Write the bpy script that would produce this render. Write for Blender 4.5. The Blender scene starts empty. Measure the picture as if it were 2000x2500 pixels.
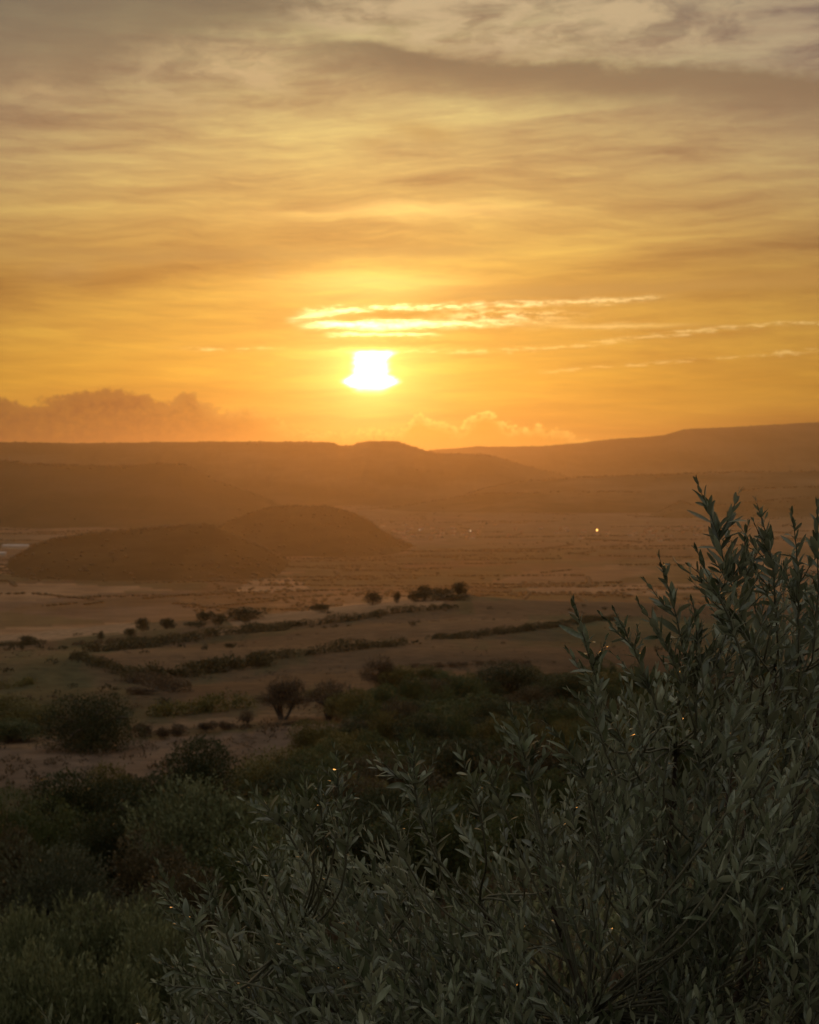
import bpy, math, random
import numpy as np

R = math.radians
rng = np.random.default_rng(7)
random.seed(7)
scene = bpy.context.scene
COL = scene.collection

# ------------------------------------------------------------------ camera
EYE = 222.0                     # eye height above the valley plain, metres
F = 4511.0                      # focal length in pixels of the 2000 px wide photograph
PITCH = math.atan(80.0 / F)
cam_d = bpy.data.cameras.new('camera')
cam = bpy.data.objects.new('camera', cam_d)
COL.objects.link(cam)
cam.location = (0, 0, EYE)
cam.rotation_euler = (R(90) - PITCH, 0, 0)
cam_d.sensor_fit = 'HORIZONTAL'
cam_d.sensor_width = 24.0
cam_d.lens = 24.0 * F / 2000.0
cam_d.clip_start = 0.1
cam_d.clip_end = 80000
cam_d.dof.use_dof = True
cam_d.dof.focus_distance = 4.45
cam_d.dof.aperture_fstop = 10.0
scene.camera = cam

# ------------------------------------------------------------------ view
scene.view_settings.view_transform = 'Standard'
scene.view_settings.look = 'None'
scene.view_settings.exposure = 0.0
scene.view_settings.gamma = 1.0
scene.view_settings.use_curve_mapping = False
scene.render.engine = 'CYCLES'
scene.cycles.use_denoising = True
scene.cycles.max_bounces = 4
scene.cycles.diffuse_bounces = 2
scene.cycles.glossy_bounces = 2
scene.cycles.transmission_bounces = 2
scene.cycles.volume_bounces = 0
scene.cycles.sample_clamp_indirect = 3.0

SUN_AZ, SUN_EL = -1.22, 3.36    # degrees; azimuth from +Y towards +X
HAZE_DENSITY = 3.9e-5
HAZE_G = 0.84
SUN_STRENGTH = 0.34

# ------------------------------------------------------------------ world: sunset sky
world = bpy.data.worlds.new('World')
scene.world = world
world.use_nodes = True
NT = world.node_tree
NT.nodes.clear()


class S:
    """a float or vector socket with arithmetic"""
    def __init__(s, k): s.k = k
    def __add__(a, b): return m_('ADD', a, b)
    def __radd__(a, b): return m_('ADD', b, a)
    def __sub__(a, b): return m_('SUBTRACT', a, b)
    def __rsub__(a, b): return m_('SUBTRACT', b, a)
    def __mul__(a, b): return m_('MULTIPLY', a, b)
    def __rmul__(a, b): return m_('MULTIPLY', b, a)
    def __truediv__(a, b): return m_('DIVIDE', a, b)
    def __pow__(a, b): return m_('POWER', a, b)
    def __neg__(a): return m_('MULTIPLY', a, -1.0)


def put(tree, sock, v):
    if isinstance(v, S): tree.links.new(v.k, sock)
    elif isinstance(v, bpy.types.NodeSocket): tree.links.new(v, sock)
    else: sock.default_value = v


def m_(op, a, b=None, c=None):
    n = NT.nodes.new('ShaderNodeMath'); n.operation = op
    for i, v in enumerate((a, b, c)):
        if v is not None: put(NT, n.inputs[i], v)
    return S(n.outputs[0])


def sstep(x, a, b, lo=0.0, hi=1.0):
    n = NT.nodes.new('ShaderNodeMapRange'); n.interpolation_type = 'SMOOTHSTEP'
    put(NT, n.inputs['Value'], x)
    n.inputs['From Min'].default_value = a; n.inputs['From Max'].default_value = b
    n.inputs['To Min'].default_value = lo; n.inputs['To Max'].default_value = hi
    return S(n.outputs['Result'])


def vec(x, y, z=0.0):
    n = NT.nodes.new('ShaderNodeCombineXYZ')
    for i, v in enumerate((x, y, z)): put(NT, n.inputs[i], v)
    return S(n.outputs[0])


def noise(v, scale=1.0, detail=4.0, rough=0.5, dist=0.0):
    n = NT.nodes.new('ShaderNodeTexNoise')
    put(NT, n.inputs['Vector'], v)
    n.inputs['Scale'].default_value = scale
    n.inputs['Detail'].default_value = detail
    n.inputs['Roughness'].default_value = rough
    n.inputs['Distortion'].default_value = dist
    return S(n.outputs['Fac'])


def mixc(f, a, b, mode='MIX'):
    n = NT.nodes.new('ShaderNodeMix'); n.data_type = 'RGBA'; n.blend_type = mode
    n.clamp_factor = True
    put(NT, n.inputs['Factor'], f)
    for s, v in ((n.inputs['A'], a), (n.inputs['B'], b)):
        pass
    ins = [i for i in n.inputs if i.type == 'RGBA']
    for s, v in zip(ins, (a, b)):
        if isinstance(v, tuple): s.default_value = (*v, 1.0)
        else: put(NT, s, v)
    return S([o for o in n.outputs if o.type == 'RGBA'][0])


def ramp(x, stops, interp='EASE'):
    """stops: (position 0..1, rgb)"""
    n = NT.nodes.new('ShaderNodeValToRGB'); n.color_ramp.interpolation = interp
    el = n.color_ramp.elements
    while len(el) < len(stops): el.new(0.5)
    for e, (p, c) in zip(el, stops):
        e.position = p; e.color = (*c, 1.0)
    put(NT, n.inputs[0], x)
    return S(n.outputs[0])


def curve(x, pts):
    """piecewise linear height profile through a colour ramp; pts (x, value<=1)"""
    return ramp(x, [(p, (v, v, v)) for p, v in pts], 'B_SPLINE' if False else 'EASE')


def ex(x): return m_('EXPONENT', x)


def gauss(x, c, w):
    t = (x - c) / w
    return ex(-(t * t))


tc = NT.nodes.new('ShaderNodeTexCoord')
sep = NT.nodes.new('ShaderNodeSeparateXYZ')
NT.links.new(tc.outputs['Generated'], sep.inputs[0])
DX, DY, DZ = (S(o) for o in sep.outputs)
az = m_('ARCTAN2', DX, DY) * 57.29578
el = m_('ARCSINE', DZ) * 57.29578

sky = NT.nodes.new('ShaderNodeTexSky')
sky.sky_type = 'NISHITA'
sky.sun_disc = False
sky.sun_elevation = R(SUN_EL)
sky.sun_rotation = R(SUN_AZ)
sky.air_density = 1.4
sky.dust_density = 3.0
NISH = S(sky.outputs[0])
tint = mixc(1.0, NISH, (0.11, 0.106, 0.105), 'MULTIPLY')

# angular distance from the sun, degrees (squashed a little: the glow is wider than tall)
dax = az - SUN_AZ
dey = el - SUN_EL
th = m_('SQRT', dax * dax + dey * dey)

# --- veil of high cloud, lit from behind: colour by elevation
eln = el / 30.0
base = ramp(eln, [(0.0, (0.70, 0.300, 0.026)), (0.10, (0.78, 0.375, 0.033)), (0.20, (0.72, 0.395, 0.066)),
                  (0.32, (0.62, 0.405, 0.150)), (0.42, (0.46, 0.340, 0.180)), (0.52, (0.30, 0.245, 0.165)),
                  (1.0, (0.26, 0.25, 0.23))], 'LINEAR')
# falls off away from the sun's azimuth
side = ex(-((dax / 12.5) * (dax / 12.5)))
base = mixc(1.0, base, vec(0.52 + 0.46 * side, 0.52 + 0.46 * side, 0.80 + 0.14 * side), 'MULTIPLY')

# warped coordinates shared by the streaks
w1 = noise(vec(az * 0.09, el * 0.30, 3.0), 1.0, 4.0, 0.55)
w2 = noise(vec(az * 0.22, el * 0.8, 9.0), 1.0, 4.0, 0.6)
warp = (w1 - 0.5) * 1.2 + (w2 - 0.5) * 0.5
elw = el + warp * sstep(el, 1.0, 9.0, 0.35, 1.0)
azw = az + (w2 - 0.5) * 5.0
tilt = elw - az * 0.035
s_fine = noise(vec(azw * 0.10, tilt * 1.15, 0.0), 1.0, 6.0, 0.62)
s_wide = noise(vec(azw * 0.055, tilt * 0.42, 5.0), 1.0, 4.0, 0.5)
s_hair = noise(vec(azw * 0.16, (elw + az * 0.09) * 2.6, 8.0), 1.0, 5.0, 0.62)
puff = noise(vec(azw * 0.42, elw * 0.85, 2.0), 1.0, 7.0, 0.62)
wv = noise(vec(az * 0.05, el * 0.12, 70.0), 1.0, 3.0, 0.5) - 0.5
wisp = noise(vec(azw * 0.20 + wv * 2.0, (tilt + wv * 1.0) * 1.9, 12.0), 1.0, 8.0, 0.68, 0.15)
shred = noise(vec(azw * 0.5, (el + az * 0.05 + wv * 1.2) * 1.5, 15.0), 1.0, 8.0, 0.66, 0.1)
mod = 1.0 + (s_fine - 0.5) * 0.95 + (s_wide - 0.5) * 1.0 + (s_hair - 0.5) * 0.45 + (wisp - 0.5) * 0.75 * sstep(el, 3.0, 7.0, 0.45, 1.0) \
    + (shred - 0.5) * 0.38 * sstep(el, 7.5, 11.5) + (puff - 0.5) * 0.55 * sstep(el, 7.0, 12.0)
veil = mixc(1.0, base, vec(mod, mod * mod * 0.35 + mod * 0.65, mod), 'MULTIPLY')

# --- grey bands and sunlit edges high in the frame
nb = (noise(vec(az * 0.16, el * 0.32, 20.0), 1.0, 6.0, 0.6) - 0.5)
nb2 = (noise(vec(az * 0.55, el * 0.9, 27.0), 1.0, 6.0, 0.62) - 0.5)
line = el - (13.05 - (az + 3.0) * 0.085) + nb * 1.7 + nb2 * 0.5
band = sstep(line, -1.35, -0.1) * sstep(line, 0.08, 0.42, 1.0, 0.0) * sstep(az + nb * 5.0, -4.8, -1.2)
grey_l = sstep(el + az * -0.20 + nb * 3.2 + nb2 * 1.4, 13.3, 15.0) * sstep(az + nb * 7.0, -5.0, 0.5, 1.0, 0.0)
corner = sstep(el + az * 0.28 + nb * 2.6, 17.2, 18.6)
greyc = mixc(sstep(el, 11.0, 14.5), (0.27, 0.175, 0.100), (0.175, 0.140, 0.092))
veil = mixc(m_('MINIMUM', band * 0.92 + grey_l * 0.72 + corner * 0.6, 1.0), veil, greyc)
# bright billow between the bands, left of centre
bl = gauss(az, -5.4, 3.0) * gauss(el + nb * 1.6, 12.35, 0.85) * sstep(puff, 0.42, 0.62)
veil = mixc(bl * 0.75, veil, (0.62, 0.44, 0.23))
bt = sstep(line, 0.15, 0.9) * sstep(az + nb * 6.0, -5.5, -2.5) * sstep(puff + nb2 * 0.3, 0.34, 0.60) * sstep(az, 7.0, 11.0, 1.0, 0.5)
veil = mixc(bt * 0.8, veil, (0.60, 0.45, 0.26))
bw = gauss(az, -11.3, 1.2) * gauss(el + nb2 * 1.4, 11.5, 0.5) * sstep(puff, 0.4, 0.6)
veil = mixc(bw * 0.5, veil, (0.55, 0.38, 0.19))
# small brown patches
pt = gauss(az + nb2 * 2.0, 0.35, 1.15) * gauss(el + nb * 1.0 + az * 0.12, 10.62, 0.30) \
    + 0.6 * gauss(az + nb2 * 2.0, -1.3, 0.5) * gauss(el + nb2 * 0.6, 10.25, 0.13) \
    + 0.5 * gauss(az + nb2 * 1.4, -10.5, 1.0) * gauss(el + nb2 * 1.0, 6.3, 0.35) \
    + 0.35 * gauss(az + nb2, -4.5, 0.35) * gauss(el + nb2 * 0.6, 6.35, 0.22)
veil = mixc(m_('MINIMUM', pt * 0.7, 0.7), veil, (0.50, 0.30, 0.105))
# brown bar left and centre above the sun, another to the right
bar = gauss(el + (nb * 0.9 + nb2 * 0.35) - az * 0.01, 7.0, 0.26) * sstep(az + nb * 6.0, 0.5, 5.0, 1.0, 0.0)
veil = mixc(bar * 0.62, veil, (0.44, 0.25, 0.075))
bar2 = gauss(el + nb2 * 0.3 - az * 0.04, 5.62, 0.26) * sstep(az, 0.0, 5.0) * 0.75
bar2b = gauss(el + nb2 * 0.3 - az * 0.02, 5.66, 0.14) * sstep(az + nb * 4.0, -7.0, -2.0) * 0.35
veil = mixc(m_('MINIMUM', bar2 + bar2b, 0.9), veil, (0.50, 0.27, 0.065))

# --- glow of the sun through the veil
g_wide = ex(-(th / 4.2)) * 0.42
g_mid = ex(-((th / 2.1) * (th / 2.1))) * 0.5
g_up = gauss(az, SUN_AZ + 0.3, 2.7) * gauss(el + (w2 - 0.5) * 0.5, 6.05, 0.34) * 0.50
g_up2 = gauss(az, SUN_AZ + 1.0, 3.6) * gauss(el + (w2 - 0.5) * 0.9, 8.2, 0.30) * 0.30
gm = 0.55 + 0.9 * s_fine
gl = (g_wide + g_mid + g_up + g_up2) * gm
glow = mixc(1.0, vec(gl, gl * 0.66, gl * 0.20), (1, 1, 1), 'MULTIPLY')
veil = mixc(1.0, veil, glow, 'ADD')

# --- burning streaks above the sun
ns = noise(vec(az * 0.75, (el - az * 0.025) * 4.2, 31.0), 1.0, 6.0, 0.60) - 0.5
ns2 = noise(vec(az * 2.4, el * 9.0, 37.0), 1.0, 5.0, 0.6) - 0.5
e2 = el + ns * 0.36 + ns2 * 0.22
top_l = 4.72 + 0.0 * az                                   # centre of the lens shaped gap
up_line = 5.32 + (az - 1.0) * 0.030
lo_line = 4.77 + (az + 1.0) * 0.010
fall_l = sstep(az, -3.8, -2.3)
upper = gauss(e2, 0.0, 1.0) if False else ex(-(((e2 - up_line) / 0.085) * ((e2 - up_line) / 0.085)))
lower = ex(-(((e2 - lo_line) / 0.10) * ((e2 - lo_line) / 0.10)))
low2 = ex(-(((e2 - 4.47) / 0.05) * ((e2 - 4.47) / 0.05))) * sstep(az, -2.8, -1.8) * sstep(az, 0.0, 1.2, 1.0, 0.0)
join = sstep(az, -4.0, -3.0) * sstep(az, -2.8, -1.9, 1.0, 0.0) * ex(-(((e2 - 5.04 - (az + 3.0) * 0.16) / 0.085) * ((e2 - 5.04 - (az + 3.0) * 0.16) / 0.085)))
patchy = sstep(noise(vec(az * 1.7, el * 7.0, 44.0), 1.0, 7.0, 0.65), 0.42, 0.58)
core = ex(-((dax / 3.2) * (dax / 3.2)))
up_s = upper * fall_l * sstep(az + ns * 3.0, 5.5, 9.0, 1.0, 0.0) * (0.15 + 0.85 * patchy) * (0.5 + 0.9 * core)
lo_s = lower * fall_l * sstep(az + ns * 4.0, 1.5, 6.2, 1.0, 0.0) * (0.25 + 0.75 * patchy + core) * (0.4 + 0.9 * core)
mid_s = gauss(az, 2.6, 1.7) * ex(-(((e2 - 5.06) / 0.14) * ((e2 - 5.06) / 0.14))) * patchy * 0.8
st = up_s + lo_s + low2 * 1.2 + join * 1.1 + mid_s
# long thin sunlit hairs right and left of the sun
h1 = ex(-(((e2 - 3.95 - sstep(az, 2.0, 12.0) * 0.75) / 0.055) * ((e2 - 3.95 - sstep(az, 2.0, 12.0) * 0.75) / 0.055))) * (0.05 + 0.8 * patchy) * sstep(az, -3.5, -1.0)
h2 = ex(-(((e2 - 3.38 - (az - 5.0) * 0.07) / 0.05) * ((e2 - 3.38 - (az - 5.0) * 0.07) / 0.05))) * sstep(az, 3.0, 5.0) * 0.36 * patchy
h3 = ex(-(((e2 - 4.02) / 0.05) * ((e2 - 4.02) / 0.05))) * gauss(az, -5.6, 1.2) * 0.4 * patchy
h4 = ex(-(((e2 - 4.70) / 0.09) * ((e2 - 4.70) / 0.09))) * gauss(az, 6.2, 2.0) * 0.22
st = st + h1 * 0.30 + h2 * 0.6 + h3 + h4
veil = mixc(1.0, veil, vec(st * 1.15, st * 0.98, st * 0.48), 'ADD')
# dark heart of the lens cloud and the bar right over the sun
heart = gauss(e2, 5.08, 0.12) * gauss(az, -0.25, 1.55)
veil = mixc(m_('MINIMUM', heart * 1.0, 0.82), veil, (0.70, 0.38, 0.06))
bar3 = ex(-(((e2 - 4.20) / 0.13) * ((e2 - 4.20) / 0.13))) * gauss(az, 0.6, 4.5)
veil = mixc(bar3 * 0.62, veil, (0.78, 0.44, 0.075))

# --- the sun itself, cut by cloud: flat top, waist, wide foot
e3 = el + ns2 * 0.14
halfw = 0.50 + 0.34 * ex(-(((e3 - 3.02) / 0.17) * ((e3 - 3.02) / 0.17))) + 0.30 * ex(-(((e3 - 3.98) / 0.17) * ((e3 - 3.98) / 0.17))) * sstep(az, -1.6, -0.8)
adx = m_('ABSOLUTE', az - SUN_AZ - 0.02 + ns2 * 0.25)
sx = m_('SUBTRACT', adx, halfw)
taper = sstep(e3, 2.42, 3.05)
sunm = sstep(sx, -0.26, 0.34, 1.0, 0.0) * taper * sstep(e3, 3.84, 4.10, 1.0, 0.0)
halo = (ex(-((th / 0.95) * (th / 0.95))) + ex(-(th / 1.1)) * 0.45) * sstep(e3, 3.95, 4.25, 1.0, 0.45)
sun3 = sunm * sunm * sunm
veil = mixc(1.0, veil, vec(sun3 * 5.0 + halo * 0.60, sun3 * 4.8 + halo * 0.46, sun3 * 4.2 + halo * 0.12), 'ADD')

# --- cumulus bank low over the hills
cn = noise(vec(az * 1.05, el * 1.25, 50.0), 1.0, 7.0, 0.60)
cn2 = noise(vec(az * 3.4, el * 4.2, 57.0), 1.0, 5.0, 0.60)
azn = (az + 14.0) / 28.0
prof = curve(azn, [(0.0, 0.70), (0.046, 0.74), (0.092, 0.69), (0.137, 0.77), (0.169, 0.82), (0.205, 0.79), (0.228, 0.70), (0.258, 0.79), (0.275, 0.67),
                   (0.30, 0.64), (0.337, 0.61), (0.373, 0.49), (0.432, 0.44), (0.491, 0.49), (0.509, 0.61), (0.527, 0.57), (0.55, 0.51),
                   (0.586, 0.62), (0.609, 0.53), (0.659, 0.47), (0.71, 0.34), (1.0, 0.28)]) * 3.45
hgt = prof - el + (cn - 0.5) * 0.85 + (cn2 - 0.5) * 0.55
cum = sstep(hgt, -0.03, 0.16)
left = sstep(az, -9.0, 1.0)
edge = sstep(hgt, -0.02, 0.12) * sstep(hgt, 0.10, 0.55, 1.0, 0.0)
dens = sstep(el, 0.3, 1.1) * sstep(az, -6.0, -4.0, 1.0, 0.60) * (0.72 + 0.9 * (cn2 - 0.4))
cumc = mixc(left, (0.10, 0.032, 0.022), (0.80, 0.41, 0.030))
rim = mixc(left, (0.55, 0.26, 0.05), (2.0, 1.25, 0.28))
cumc = mixc(edge * sstep(cn2, 0.35, 0.6) * sstep(az, -8.0, -1.0, 0.35, 0.95), cumc, rim)
fade_low = sstep(el, -0.4, 1.5, 0.6, 1.0)
azr = sstep(az, 4.0, 7.0, 1.0, 0.0)
veil = mixc(m_('MINIMUM', cum * dens * fade_low * azr, 0.92), veil, cumc)

# --- around to the back the veil opens to the plain evening sky
back = sstep(m_('ABSOLUTE', dax), 26.0, 110.0)
up = sstep(el, 22.0, 60.0)
opening = m_('MAXIMUM', back, up * 0.8) * 0.85
bgcol = mixc(opening, veil, mixc(1.0, tint, ramp(el / 90.0, [(0.0, (0.13, 0.125, 0.12)), (0.3, (0.20, 0.195, 0.185)), (1.0, (0.66, 0.61, 0.52))], 'LINEAR'), 'ADD'))
bg = NT.nodes.new('ShaderNodeBackground')
NT.links.new(bgcol.k, bg.inputs['Color'])
bg.inputs['Strength'].default_value = 1.0
wo = NT.nodes.new('ShaderNodeOutputWorld')
NT.links.new(bg.outputs[0], wo.inputs['Surface'])
world.cycles.sampling_method = 'MANUAL'
world.cycles.sample_map_resolution = 1024

# ------------------------------------------------------------------ sun lamp
sd = bpy.data.lights.new('sun', 'SUN')
sd.energy = SUN_STRENGTH
sd.color = (1.0, 0.38, 0.075)
sd.angle = R(0.6)
sun = bpy.data.objects.new('sun', sd)
COL.objects.link(sun)
sun.rotation_euler = (R(90 - SUN_EL), 0, R(180 - SUN_AZ))
sun.location = (0, 0, 400)


# ================================================================== helpers
def tag(o, label=None, cat=None, group=None, kind=None):
    if label: o['label'] = label
    if cat: o['category'] = cat
    if group: o['group'] = group
    if kind: o['kind'] = kind
    return o


def mesh_np(name, v, faces, mat=None, smooth=False):
    """v (n,3); faces a list of (m,k) int arrays"""
    me = bpy.data.meshes.new(name)
    v = np.asarray(v, dtype=np.float32)
    me.vertices.add(len(v)); me.vertices.foreach_set('co', v.ravel())
    faces = [np.asarray(f, dtype=np.int32) for f in faces if len(f)]
    loops = np.concatenate([f.ravel() for f in faces])
    tot = np.concatenate([np.full(len(f), f.shape[1], dtype=np.int32) for f in faces])
    st = np.concatenate([[0], np.cumsum(tot)[:-1]]).astype(np.int32)
    me.loops.add(len(loops)); me.loops.foreach_set('vertex_index', loops)
    me.polygons.add(len(tot)); me.polygons.foreach_set('loop_start', st); me.polygons.foreach_set('loop_total', tot)
    me.update(calc_edges=True)
    if smooth: me.polygons.foreach_set('use_smooth', np.ones(len(tot), dtype=bool))
    if mat: me.materials.append(mat)
    return me


def link(name, me, parent=None, loc=None, rot=None, scale=None):
    o = bpy.data.objects.new(name, me)
    COL.objects.link(o)
    if parent: o.parent = parent
    if loc is not None: o.location = loc
    if rot is not None: o.rotation_euler = rot
    if scale is not None: o.scale = scale
    return o


def nrm(a):
    a = np.asarray(a, dtype=float)
    return a / np.maximum(np.linalg.norm(a, axis=-1, keepdims=True), 1e-9)


def hash2(ix, iy, seed):
    h = (ix.astype(np.int64) * 374761393 + iy.astype(np.int64) * 668265263 + seed * 1442695041) & 0xFFFFFFFF
    h = ((h ^ (h >> 13)) * 1274126177) & 0xFFFFFFFF
    h = h ^ (h >> 16)
    return (h & 0xFFFFFF) / float(0xFFFFFF)


def vnoise(x, y, seed=0):
    x = np.asarray(x, float); y = np.asarray(y, float)
    ix = np.floor(x); iy = np.floor(y)
    fx = x - ix; fy = y - iy
    fx = fx * fx * (3 - 2 * fx); fy = fy * fy * (3 - 2 * fy)
    a = hash2(ix, iy, seed); b = hash2(ix + 1, iy, seed)
    c = hash2(ix, iy + 1, seed); d = hash2(ix + 1, iy + 1, seed)
    return (a + (b - a) * fx) * (1 - fy) + (c + (d - c) * fx) * fy


def fbm(x, y, octv=4, seed=0):
    s = 0.0; a = 1.0; t = 0.0
    for i in range(octv):
        s = s + a * vnoise(x * 2 ** i, y * 2 ** i, seed + i * 17); t += a; a *= 0.5
    return s / t - 0.5


def ss(x, a, b):
    t = np.clip((np.asarray(x, float) - a) / (b - a), 0, 1)
    return t * t * (3 - 2 * t)


# ------------------------------------------------------------------ ground height
_r = np.array([0, 2.5, 5, 8, 15, 30, 60, 100, 150, 200, 300, 400, 500, 570, 700, 1000, 1500, 2500, 3500, 4500, 6000, 8500, 12000, 16000, 40000], float)
_d = np.array([1.7, 2.1, 3.1, 4.6, 7.4, 11, 15.5, 19.6, 22.2, 24.0, 26.4, 28.9, 31.6, 37, 64, 115, 172, 208, 218, 212, 194, 158, 118, 100, 100], float)
_lg = np.linspace(math.log(0.5), math.log(45000), 3000)
_tab = np.interp(np.exp(_lg), _r, _d)
_k = np.hanning(61); _k /= _k.sum()
_tab = np.convolve(np.pad(_tab, 30, mode='edge'), _k, 'valid')


def px_of(x, y):
    return 1000 + F * x / np.maximum(y, 1.0)


def ground(x, y):
    x = np.asarray(x, float); y = np.asarray(y, float)
    r = np.sqrt(x * x + y * y)
    drop = np.interp(np.log(np.maximum(r, 0.5)), _lg, _tab)
    px = np.where(y > 0, 1000 + F * x / np.maximum(y, 1e-3), np.where(x > 0, 9e4, -9e4))
    px = np.clip(px, -4000, 6000)
    lat = np.interp(px, [-3000, 0, 250, 480, 650, 780, 900, 1050, 1150, 1400, 2000, 5000], [12, 9.6, 7.6, 6.0, 5.0, 3.6, 2.0, 0.6, 0.0, 1.2, 2.4, 6.0])
    drop = drop + lat * ss(r, 260, 480) * (1 - ss(r, 900, 2500))
    w = ss(y / np.maximum(r, 1e-6), -0.6, 0.55)
    drop = drop * w + 1.7 * (1 - w) * (1 + 0.004 * np.minimum(r, 500))
    z = EYE - drop
    amp = np.interp(r, [0, 10, 60, 300, 600, 2500, 4000, 20000], [0.05, 0.15, 0.5, 0.7, 3, 10, 9, 12])
    z = z + fbm(x / 37.0, y / 37.0, 4, 3) * amp * (r < 1500) + 0 * z
    big = fbm(x / 900.0, y / 1400.0, 4, 11)
    z = z + big * amp * 1.6 * ss(r, 600, 3000)
    z = z + 0.5 * np.sin(r / 13.0 + fbm(x / 60., y / 60., 2, 5) * 6) * ss(r, 150, 240) * (1 - ss(r, 430, 560))
    return z


def gz(x, y): return float(ground(np.array([x]), np.array([y]))[0])


def at(px, py, y):
    """world point seen at photograph pixel (px, py) and distance y"""
    cx = (px - 1000) / F; cz = -(py - 1250) / F
    c, s = math.cos(PITCH), math.sin(PITCH)
    wy = c + s * cz; wz = cz * c - s
    return np.array([cx / wy * y, y, EYE + wz / wy * y])


def px_y(x, y, z):
    """photograph row of a world point"""
    t = (z - EYE) / y
    c, s = math.cos(PITCH), math.sin(PITCH)
    return 1250 - F * (t * c + s) / (c - s * t)


def on_ground(px, py, lo=20.0, hi=9000.0):
    """march the ray of a pixel to the ground"""
    d = np.exp(np.linspace(math.log(lo), math.log(hi), 1600))
    p = at(px, py, 1.0)
    dx = p[0]; dz = p[2] - EYE
    g = ground(dx * d, d)
    h = EYE + dz * d - g
    i = np.argmax(h < 0)
    if h[i] >= 0: i = len(d) - 1
    return np.array([dx * d[i], d[i], g[i]])


# ------------------------------------------------------------------ materials
def new_mat(name):
    m = bpy.data.materials.new(name); m.use_nodes = True
    return m, m.node_tree, m.node_tree.nodes['Principled BSDF']


def simple(name, col, rough=0.8, var=0.25, scale=3.0, spec=0.3):
    m, t, p = new_mat(name)
    tcn = t.nodes.new('ShaderNodeTexCoord')
    n = t.nodes.new('ShaderNodeTexNoise'); n.inputs['Scale'].default_value = scale; n.inputs['Detail'].default_value = 5
    t.links.new(tcn.outputs['Object'], n.inputs['Vector'])
    r = t.nodes.new('ShaderNodeValToRGB')
    r.color_ramp.elements[0].position = 0.3; r.color_ramp.elements[1].position = 0.7
    r.color_ramp.elements[0].color = (*[c * (1 - var) for c in col], 1)
    r.color_ramp.elements[1].color = (*[min(1, c * (1 + var)) for c in col], 1)
    t.links.new(n.outputs['Fac'], r.inputs[0]); t.links.new(r.outputs[0], p.inputs['Base Color'])
    p.inputs['Roughness'].default_value = rough
    p.inputs['Specular IOR Level'].default_value = spec
    return m


def leaf_mat(name, c1, c2, under=None, rough=0.5, trans=0.25, spec=0.35, scale=0.8):
    """foliage: hue varies leaf by leaf and clump by clump, paler underside"""
    m, t, p = new_mat(name)
    L = t.links.new
    geo = t.nodes.new('ShaderNodeNewGeometry')
    tcn = t.nodes.new('ShaderNodeTexCoord')
    n = t.nodes.new('ShaderNodeTexNoise'); n.inputs['Scale'].default_value = scale; n.inputs['Detail'].default_value = 3
    L(tcn.outputs['Object'], n.inputs['Vector'])
    a = t.nodes.new('ShaderNodeMath'); a.operation = 'MULTIPLY_ADD'
    L(geo.outputs['Random Per Island'], a.inputs[0]); a.inputs[1].default_value = 0.5
    b = t.nodes.new('ShaderNodeMath'); b.operation = 'MULTIPLY_ADD'
    L(n.outputs['Fac'], b.inputs[0]); b.inputs[1].default_value = 1.6; b.inputs[2].default_value = -0.55
    L(b.outputs[0], a.inputs[2])
    r = t.nodes.new('ShaderNodeValToRGB')
    r.color_ramp.elements[0].position = 0.15; r.color_ramp.elements[1].position = 0.9
    r.color_ramp.elements[0].color = (*c1, 1); r.color_ramp.elements[1].color = (*c2, 1)
    L(a.outputs[0], r.inputs[0])
    colout = r.outputs[0]
    if under:
        mx = t.nodes.new('ShaderNodeMix'); mx.data_type = 'RGBA'
        ins = [i for i in mx.inputs if i.type == 'RGBA']
        L(geo.outputs['Backfacing'], mx.inputs['Factor'])
        L(colout, ins[0]); ins[1].default_value = (*under, 1)
        colout = [o for o in mx.outputs if o.type == 'RGBA'][0]
    L(colout, p.inputs['Base Color'])
    p.inputs['Roughness'].default_value = rough
    p.inputs['Specular IOR Level'].default_value = spec
    tr = t.nodes.new('ShaderNodeBsdfTranslucent')
    L(colout, tr.inputs['Color'])
    ms = t.nodes.new('ShaderNodeMixShader'); ms.inputs[0].default_value = trans
    L(p.outputs[0], ms.inputs[1]); L(tr.outputs[0], ms.inputs[2])
    L(ms.outputs[0], t.nodes['Material Output'].inputs['Surface'])
    return m


M = {}
M['holm'] = leaf_mat('holm_leaf', (0.036, 0.046, 0.014), (0.120, 0.134, 0.044))
M['dark'] = leaf_mat('dark_leaf', (0.020, 0.026, 0.008), (0.056, 0.064, 0.020))
M['olive'] = leaf_mat('grey_olive_leaf', (0.060, 0.072, 0.030), (0.230, 0.240, 0.120))
M['slate'] = leaf_mat('slate_leaf', (0.036, 0.042, 0.022), (0.130, 0.132, 0.074))
M['yellow'] = leaf_mat('yellow_leaf', (0.070, 0.064, 0.018), (0.190, 0.155, 0.044))
M['russet'] = leaf_mat('russet_leaf', (0.050, 0.040, 0.018), (0.125, 0.092, 0.044))
M['dry'] = leaf_mat('dry_scrub', (0.065, 0.045, 0.026), (0.150, 0.100, 0.056))
M['hedge'] = leaf_mat('hedge_leaf', (0.050, 0.042, 0.018), (0.120, 0.096, 0.040))  # leaf colour raised and browned to carry the glowing haze veil
M['bark'] = simple('bark', (0.075, 0.055, 0.042), 0.9, 0.4, 8.0)
M['twig'] = simple('olive_twig', (0.14, 0.135, 0.095), 0.85, 0.3, 30.0, 0.15)
M['far'] = leaf_mat('distant_green', (0.028, 0.028, 0.012), (0.066, 0.058, 0.028))


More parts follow.
